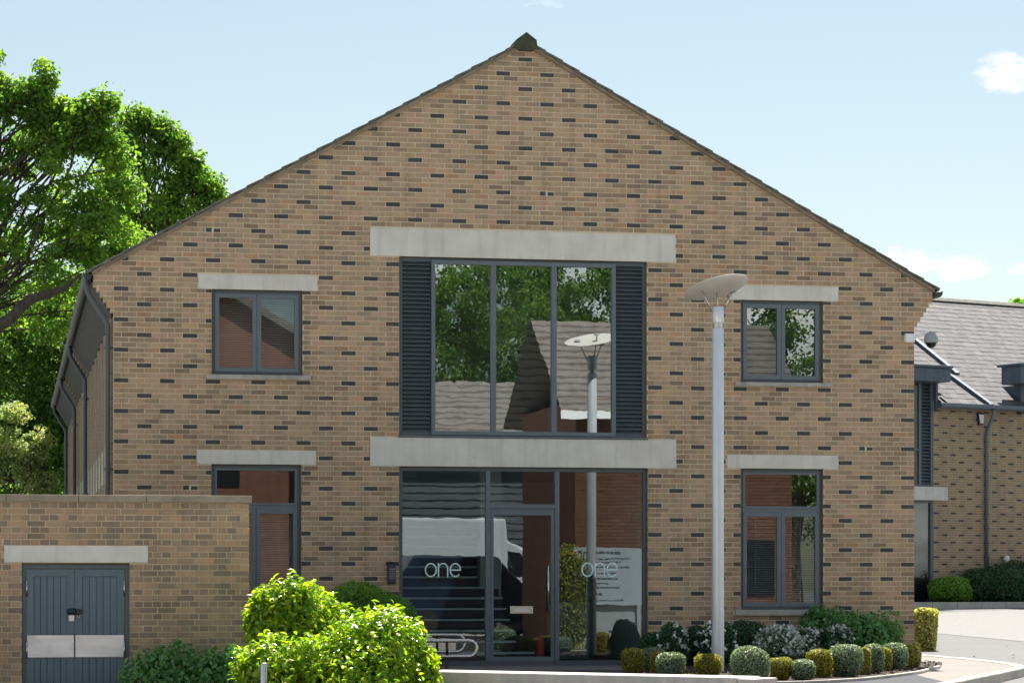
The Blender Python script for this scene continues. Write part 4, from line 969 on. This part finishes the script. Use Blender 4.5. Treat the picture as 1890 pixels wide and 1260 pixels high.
# shade-loving hedge left of the door, bright laurels, nettles at the bin store
p = at(668, 1225, 39.2); shrub('feathery_shrub', 'rounded mid-green feathery shrub against the wall left of the entrance', 'shrub', (p.x, -.95, .0), (.80, .62, .60), L_FEATH, 18000, .10, .018, 2.2, rag=.09, lo=.66, hi=1.08, jit=1.2)
def laurel(name, lab, lobes, n):
    base = at(*lobes[0][0]); o = thing(name, lab, 'shrub', (base.x, base.y, -.55)); B = Vector((base.x, base.y, -.55)); Pp = []; Qq = []; core = MB()
    for (px, py, d), (rx, rz) in lobes:
        c = at(px, py, d)-B; r = np.array([rx, rx*.8, rz]); m = int(n*rx*rz)
        P, Q = superpts(m, r, 2.2, .5, 1.06, -.75); ph = rng.uniform(0, 6, 3)
        P *= (1+.12*np.sin(P[:, :1]*11+ph[0])+.10*np.sin(P[:, 2:3]*13+ph[1]))
        Pp.append(P+np.array(c)); Qq.append(Q/np.linalg.norm(Q, axis=1, keepdims=True)+np.array([0, 0, .35])+rng.normal(0, .55, P.shape))
        b = blob_core(r, 2.2, .52, 0); core.f += [tuple(len(core.v)+i for i in f) for f in b.f]; core.v += [(x+c.x, y+c.y, z+c.z) for x, y, z in b.v]; core.a += b.a
    for (px, py, d), (rx, rz) in lobes:
        c = np.array(at(px, py, d)-B); k = int(55*max(rx, .3)); dd = dirs(k*3); dd = dd[dd[:, 2] > -.1][:k]
        for q in dd:
            tip = c + q*np.array([rx, rx*.8, rz])*rng.uniform(.95, 1.12); ax_ = q*.5+np.array([0, 0, .8])+rng.normal(0, .25, 3); ax_ /= np.linalg.norm(ax_)
            for j in range(9):
                sd_ = dirs(1)[0]; sd_ -= ax_*sd_.dot(ax_); pos = tip+ax_*(.02*j-.05)+sd_*.045; Pp.append(pos[None]); Qq.append((ax_*.9-sd_*.5+rng.normal(0, .25, 3))[None])
    leaves('foliage', np.concatenate(Pp), np.concatenate(Qq), .094, .038, L_LAUREL, o, .22, shape=7)
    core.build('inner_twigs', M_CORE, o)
laurel('laurel_bush', 'sunlit yellow-green laurel, the taller one beside the bin store corner', [((535, 1160, 31.6), (.46, .50)), ((500, 1180, 31.5), (.30, .45)), ((590, 1160, 31.9), (.36, .36)), ((535, 1105, 31.5), (.26, .22)), ((545, 1230, 31.7), (.55, .4)), ((480, 1150, 31.5), (.16, .28))], 11000)
laurel('laurel_bush', 'broad low sunlit laurel spreading right towards the low wall', [((700, 1205, 31.0), (.56, .46)), ((620, 1230, 30.8), (.50, .38)), ((520, 1238, 30.7), (.52, .34)), ((755, 1230, 31.2), (.28, .40)), ((690, 1160, 31.2), (.40, .20)), ((470, 1245, 30.6), (.24, .28)), ((780, 1245, 31.2), (.20, .22)), ((660, 1260, 30.7), (.7, .4))], 9500)
for (px, py, rx, rz, lab) in ((300, 1262, .42, .42, 'dark green nettles growing at the foot of the bin store doors'), (378, 1266, .36, .36, 'second clump of nettles nearer the laurels at the bin store wall'), (440, 1245, .22, .34, 'shaded ivy-like sprig between the bin store corner and the laurels')):
    p = at(px, py, 32.1); shrub('nettle_clump', lab, 'plant', (p.x, p.y, p.z-rz), (rx, .3, rz), L_NETT, 2600, .085, .045, 2.2, rag=.13, lo=.6, hi=1.12, core=.6)
# planting in front of the slate-roofed building
Rw = Matrix.Rotation(RA, 3, 'Z')
for (pl, pr, pt, pb, mat, lab, e) in ((1722, 1782, 1062, 1107, L_LIME, 'bright green round bush beside the dark doorway of the far building', 2.4), (1790, 1880, 1046, 1106, L_DARK, 'dark clipped hedge under the downpipe of the far building', 4), (1835, 1960, 1031, 1104, L_DARK, 'taller dark hedge at the right edge against the far building', 4)):
    yl = -.8 if e < 3 else (-.9 if pl < 1800 else -.45); c = rb((pl+pr)/2, pb, yl); w2 = (rb(pr, pb, yl)-rb(pl, pb, yl)).length/2; h = (rb(pl, pt, yl)-rb(pl, pb, yl)).z
    q = Rw @ Vector((c.x, c.y, 0)) + ro; shrub('hedge_bush' if e > 3 else 'round_bush', lab, 'shrub', (q.x, q.y, q.z), (w2, min(w2, .7), h/2), mat, 5500, .085, .05, e, rag=.09, lo=.75, hi=1.08)

# ------------------------------------------------------------------ trees
def P3(px, py, d): return at(px, py, d)
def lob(px, py, d, rx, rz, n, dd=0): return (P3(px, py, d+dd), (rx, rx*.9, rz), n)
D1 = 74
tree('oak_tree', 'large sunlit oak rising at the left edge of the picture', P3(-260, 1078, D1) - Vector((0, 0, 1.2)), P3(-230, 700, D1), .45,
     [lob(60, 330, D1, 1.9, 2.2, 42), lob(20, 240, D1, 1.3, 1.2, 18), lob(82, 200, D1, .55, .9, 12), lob(120, 240, D1, .6, .6, 9), lob(160, 230, D1, .75, .5, 12), lob(185, 205, D1, .35, .3, 5), lob(145, 330, D1, 1.3, 1.4, 26), lob(70, 470, D1, 2.2, 1.6, 50), lob(190, 440, D1, 1.4, 1.4, 34), lob(-90, 250, D1, 2.2, 2.2, 30),
      lob(-20, 110, D1, .45, .3, 5), lob(-120, 480, D1, 2.5, 2.2, 36), lob(110, 570, D1, 1.6, 1.0, 24, 1), lob(250, 500, D1, 1.2, .8, 16, 1)] + [lob(px, py, D1, .30, .34, 5) for px, py in ((62, 165), (86, 140), (72, 178), (112, 196), (128, 222), (152, 214), (168, 232), (188, 192), (176, 205), (10, 195), (34, 172), (-8, 160), (100, 262), (205, 268), (222, 300), (228, 348), (150, 262))], L_OAK, (.16, .105), 72, .55,
     extra=[([P3(-110, 640, D1-2), P3(-20, 612, D1-2), P3(20, 588, D1-2), P3(55, 552, D1-2), P3(80, 545, D1-2), P3(120, 532, D1-2), P3(150, 505, D1-2)], [.21, .18, .16, .14, .12, .08, .03])])
D2 = 82
tree('oak_tree', 'narrower sunlit oak standing just left of the roof slope', P3(262, 1078, D2) - Vector((0, 0, 1.0)), P3(265, 560, D2), .30,
     [lob(262, 270, D2, .85, .95, 18), lob(240, 245, D2, .5, .4, 8), lob(285, 250, D2, .5, .55, 9), lob(320, 270, D2, .45, .35, 6), lob(345, 315, D2, .6, .5, 9), lob(270, 370, D2, 1.3, 1.1, 28), lob(350, 370, D2, .9, .7, 16), lob(385, 355, D2, .35, .4, 5), lob(300, 450, D2, 1.7, 1.2, 36), lob(205, 310, D2, .8, .9, 14), lob(190, 420, D2, 1.0, 1.2, 18), lob(390, 440, D2, .9, .7, 12)] + [lob(px, py, D2, .28, .32, 4) for px, py in ((243, 224), (262, 216), (288, 232), (305, 246), (328, 262), (322, 285), (352, 296), (366, 312), (392, 342), (396, 362), (216, 252), (212, 282), (340, 335))], L_OAK, (.16, .105), 72, .55)
D3 = 92
tree('dense_tree', 'dense dark green tree filling the background behind the side gutter', P3(60, 1078, D3) - Vector((0, 0, 1.0)), P3(70, 800, D3), .4,
     [lob(40, 560, D3, 2.6, 2.0, 60), lob(140, 600, D3, 2.4, 2.2, 60), lob(60, 700, D3, 2.8, 2.0, 70), lob(130, 760, D3, 1.9, 2.2, 60), lob(40, 850, D3, 2.6, 2.0, 60), lob(150, 880, D3, 1.6, 1.8, 40), lob(220, 640, D3, 1.6, 1.6, 30), lob(-60, 640, D3, 2.4, 2.4, 40), lob(-60, 850, D3, 2.4, 2.2, 40)], L_OAKD, (.19, .12), 62, .75)
tree('dense_tree', 'second dark tree deeper behind, closing the gap beside the side wall', P3(110, 1078, 112) - Vector((0, 0, 1.0)), P3(100, 850, 112), .4,
     [lob(100, 720, 112, 3.2, 3.0, 60), lob(30, 800, 112, 3.2, 3.0, 60), lob(120, 880, 112, 2.6, 2.6, 50), lob(-50, 640, 112, 3, 3, 40), lob(40, 620, 112, 2.6, 2.4, 40), lob(160, 760, 112, 2.2, 2.6, 40)], L_OAKD, (.26, .17), 60, 1.0, twig=False)
D4 = 58
tree('pale_tree', 'pale cream-green young tree behind the bin store at the left edge', P3(25, 1078, D4) - Vector((0, 0, 1.2)), P3(25, 930, D4), .10,
     [lob(20, 850, D4, .62, .6, 26), lob(50, 830, D4, .42, .4, 14), lob(15, 780, D4, .4, .4, 10), lob(72, 815, D4, .25, .3, 6), lob(60, 880, D4, .4, .4, 14), lob(-30, 830, D4, .6, .6, 16)], L_PALE, (.09, .055), 85, .28)
tree('distant_tree', 'tip of a sunlit tree showing above the slate roof at the right edge', P3(1905, 1078, 130) - Vector((0, 0, .2)), P3(1905, 700, 130), .3,
     [lob(1890, 575, 130, .8, .9, 20), lob(1925, 580, 130, 1.2, 1.3, 30), lob(1880, 620, 130, 1.2, 1.2, 26), lob(1925, 660, 130, 1.6, 1.6, 30)], L_OAK, (.24, .16), 40, .6)

# ------------------------------------------------------------------ what stands opposite, seen mirrored in the glass
def mir(px, py, d): v = at(px, py, d); return Vector((v.x, -v.y, v.z))
def roof_courses(mb, xa, xb, ya, za, yb, zb, n):
    for i in range(n):
        t0, t1 = i/n, (i+1)/n; y0, y1 = ya+(yb-ya)*t0, ya+(yb-ya)*t1; z0, z1 = za+(zb-za)*t0, za+(zb-za)*t1
        mb.quad((xa, y0, z0+.05), (xb, y0, z0+.05), (xb, y1, z1+.0), (xa, y1, z1+.0)); mb.quad((xa, y0, z0), (xb, y0, z0), (xb, y0, z0+.05), (xa, y0, z0+.05))
def brick_face(x0, x1, z0, z1, y, parent, hole=()):       # sunny face towards +y
    f = MB(); c = 0; z = z0
    while z < z1:
        i = 0
        while True:
            xa = x0+.225*i-(.1125 if c % 2 else 0); xb = min(xa+.215, x1); xa = max(xa, x0); i += 1
            if xa >= x1-.02: break
            if xb-xa < .02: continue
            v = random.random(); n = len(f.v); f.v += [(xb, y+.01, z), (xa, y+.01, z), (xa, y+.01, z+.065), (xb, y+.01, z+.065)]; f.a += [v]*4; f.f.append((n, n+1, n+2, n+3))
        z += .075; c += 1
    f.build('brick_face', M_RED, parent, attr='bv', kind='stuff')
ha = thing('red_brick_house', 'red brick house with tiled roof mirrored in the right of the entrance glass', 'house', (12.2, -18, -.6)); O = Vector((12.2, -18, -.6))
lc(MB().box(10.4, 15.2, -22, -16.011, -.6, 5.2)).build('wall', M_RED, ha)
hb_ = thing('red_brick_house', 'lower red brick house with long tiled roof mirrored in the left of the big window', 'house', (10, -33, -.6))
def rf_(o, parent, xa, xb, yf, zf, yr, zr, yb, n=14):
    m = MB(); roof_courses(m, xa, xb, yf, zf, yr, zr, n); roof_courses(m, xa, xb, yb, zf, yr, zr, n); m.v = [(x-o.x, y-o.y, z-o.z) for x, y, z in m.v]; m.build('roof', M_ROOFT, parent)
ha_o = Vector((12.2, -18, -.6)); hb_o = Vector((10, -33, -.6))
rf_(ha_o, ha, 10.0, 15.5, -15.6, 4.9, -19, 7.15, -22.4)
for nm, pr, oo, args in (('a', ha, ha_o, (10.4, 15.2, -.5, 5.1, -16.01)),):
    brick_face(args[0]-oo.x, args[1]-oo.x, args[2]-oo.z, args[3]-oo.z, args[4]-oo.y, pr)
m = MB().box(10.0, 15.5, -15.62, -15.58, 4.75, 4.92); m.v = [(x-ha_o.x, y-ha_o.y, z-ha_o.z) for x, y, z in m.v]; m.build('fascia', M_WHITE, ha)
for wx0 in (12.4, 13.9):
    m = MB().box(wx0, wx0+.9, -15.998, -15.96, 1.0, 2.2); m.v = [(x-ha_o.x, y-ha_o.y, z-ha_o.z) for x, y, z in m.v]; m.build('window', M_CARGL, ha)
m = MB().box(8.2, 12.4, -37, -31.011, -.6, 4.7); m.v = [(x-hb_o.x, y-hb_o.y, z-hb_o.z) for x, y, z in m.v]; m.build('wall', M_HBOARD, hb_)
bd = MB()
for i in range(26): bd.quad((-1.8, 2.02, .1+.2*i), (2.4, 2.02, .1+.2*i), (2.4, 1.99, .28+.2*i), (-1.8, 1.99, .28+.2*i))
bd.build('weatherboard', M_HBOARD, hb_, kind='stuff'); rf_(hb_o, hb_, 7.9, 12.7, -30.6, 4.6, -34, 6.9, -37.4)
hc = thing('gabled_brick_house', 'tall red brick gable mirrored in the left-hand windows', 'house', (5, -46, -.6)); hc_o = Vector((5, -46, -.6))
m = MB().prism([(-.5-5, 0), (10.5-5, 0), (10.5-5, 7.9), (0, 11.0), (-.5-5, 7.9)], -4, 1.989); m.build('wall', M_RED, hc)
brick_face(-5.5, 5.5, .05, 7.8, 1.99, hc)
m = MB()
for sg in (-1, 1): m.prism([(sg*5.9, 7.55), (0, 11.0), (0, 11.25), (sg*5.9, 7.8)], -4.2, 2.4)
m.build('roof', M_ROOFT, hc)
MB().box(2.2, 2.5, 2.0, 2.12, .1, 7.5).build('downpipe', M_CARGL, hc)
for z_ in (2.0, 4.9): MB().box(-1.2, .6, 1.991, 2.03, z_, z_+1.5).build('window', M_CARGL, hc)
MB().slab([(6, -39), (30, -39), (30, -22), (6, -22)], -.7, -.05).build('parking_level', M_BOUNCE, kind='structure')
# white delivery van and dark car parked opposite
def vehicle(name, label, cat, loc, rz, prof, wd, paint, glass):
    o = thing(name, label, cat, loc, rz); b = MB().prism(prof, -wd/2, wd/2)
    bb = b.build('body', paint, o); bv = bb.modifiers.new('bevel', 'BEVEL'); bv.width = .06; bv.segments = 3
    for g0 in glass: MB().prism(g0, -wd/2-.006, wd/2+.006).build('side_window', M_CARGL, o)
    xs_ = [p[0] for p in prof]
    for x in (min(xs_)+.85, max(xs_)-.85):
        for y in (-wd/2-.02, wd/2-.18):
            t = MB(); k = 18; t.prism([(x+.33*math.cos(2*math.pi*i/k), .33+.33*math.sin(2*math.pi*i/k)) for i in range(k)], y, y+.2); wh = t.build('wheel', M_TYRE, o)
            MB().prism([(x+.2*math.cos(2*math.pi*i/k), .33+.2*math.sin(2*math.pi*i/k)) for i in range(k)], y-.01, y+.21).build('rim', M_STEEL, wh)
    return o
v = mir(830, 1090, 70); vehicle('parked_van', 'white delivery van mirrored in the glass left of the door', 'van', (v.x, v.y, -.05), R(8), [(-2.9, .5), (2.6, .5), (2.7, 1.2), (2.3, 1.4), (1.9, 2.2), (1.5, 2.4), (1.45, 2.98), (-2.9, 3.02)], 2.1, M_WHITEV, [[(1.5, 1.5), (2.15, 1.5), (1.82, 2.1), (1.5, 2.15)]])
v = mir(862, 1110, 66); vehicle('parked_car', 'dark blue hatchback mirrored in the glass beside the door', 'car', (v.x+.1, v.y, -.05), R(-6), [(-2.2, .35), (2.2, .35), (2.25, .9), (2.1, 1.15), (1.1, 1.3), (.45, 1.95), (-1.6, 2.0), (-2.2, 1.3)], 1.8, M_BLUECAR, [[(-1.5, 1.35), (.8, 1.35), (.35, 1.85), (-1.4, 1.87)]])
v = mir(1058, 1165, 57); shrub('cone_conifer', 'yellow-green clipped cone conifer mirrored in the right entrance pane', 'shrub', (v.x, v.y, -.25), (.48, .48, 1.15), L_YEL, 5200, .06, .03, 3, rag=.03, taper=-.0)
v = mir(1125, 1060, 57); sb = thing('notice_board', 'white notice board with lines of print mirrored in the right entrance pane', 'sign', (v.x, v.y, -.6))
MB().box(-.75, .75, -.03, .03, 1.40, 2.62).build('panel', M_BOARD, sb); MB().box(-.72, -.64, -.05, .03, 0, 1.4).box(.64, .72, -.05, .03, 0, 1.4).build('leg', M_GREYP, sb); MB().box(-.95, .75, -.10, -.06, .0, 1.39).build('lower_panel', M_GREYP, sb)
tx = MB()
for i, (z, l) in enumerate(((1.92, .8), (1.80, 1.1), (1.73, .9), (1.62, 1.0), (1.50, .7), (1.37, .8), (1.26, .6), (1.18, .9), (1.04, .5), (.92, .9))):
    x = -.62
    while x < -.62+l: wl_ = random.uniform(.04, .13); tx.box(x, x+wl_, .031, .034, z+.57, z+.57+(.045 if i in (0, 5, 8) else .025)); x += wl_+.02
tx.build('print_lines', M_FRAME, sb)
for i, c in enumerate(((.6, .05, .03), (.75, .3, .03), (.7, .6, .05), (.15, .5, .1), (.03, .35, .6), (.02, .15, .6))):
    MB().box(-.74, -.68, .031, .034, 2.47-.19*i-.12, 2.47-.19*i+.07).build('colour_bar', surf('board_colour', c, tuple(k*.9 for k in c), 3, .5, bump=0), sb)
def mtree(lab, px, py_top, d, h, spread, nc, mat):
    v = mir(px, 1078, d); zt = mir(px, py_top, d).z
    L = []
    for i in range(9):
        a = random.uniform(0, 6.28); r = random.uniform(0, spread*.6); L.append(((v.x+r*math.cos(a), v.y+r*math.sin(a), zt-h*random.uniform(.12, .8)), (spread*.55, spread*.55, h*.2), nc))
    tree('opposite_tree', lab, (v.x, v.y, -.6), (v.x, v.y, zt-h*.7), .3, L, mat, (.15, .10), 105, .8, 'trees opposite the building', twig=False)
mtree('leafy tree mirrored in the left pane of the big window', 830, 430, 98, 11, 5, 30, L_OAKD)
mtree('leafy tree mirrored in the middle pane of the big window', 985, 400, 108, 12, 5, 24, L_OAKD)
mtree('leafy tree mirrored in the right pane of the big window', 1120, 430, 100, 11, 5, 28, L_OAKD)
mtree('tree mirrored in the upper right casement', 1480, 480, 82, 10, 4, 22, L_OAKD)
mtree('far tree closing the view mirrored between the houses', 700, 560, 120, 11, 6, 22, L_OAKD)

# grit and fallen leaves on the road, bark chips on the bed
n = 14; gp = []
for i in range(n):
    q = gterr(random.uniform(1735, 1890), random.uniform(1185, 1250), .012); gp.append(tuple(q))
leaves('road_litter', np.array(gp), np.array([0, 0, 1.0])+rng.normal(0, .3, (n, 3)), .055, .035, M_BARK, None, kind='stuff')
ch = []
while len(ch) < 1500:
    x, y = random.uniform(6.8, 12.7), random.uniform(-6.6, -.1); ins = False
    for k in range(len(bedp)):
        (xa, ya), (xb, yb) = bedp[k], bedp[(k+1) % len(bedp)]
        if (ya > y) != (yb > y) and x < (xb-xa)*(y-ya)/(yb-ya)+xa: ins = not ins
    if ins: ch.append((x, y, .036+random.uniform(0, .015)))
leaves('bark_chips', np.array(ch), np.array([0, 0, 1.0])+rng.normal(0, .5, (len(ch), 3)), .06, .03, M_CHIP, None, kind='stuff')
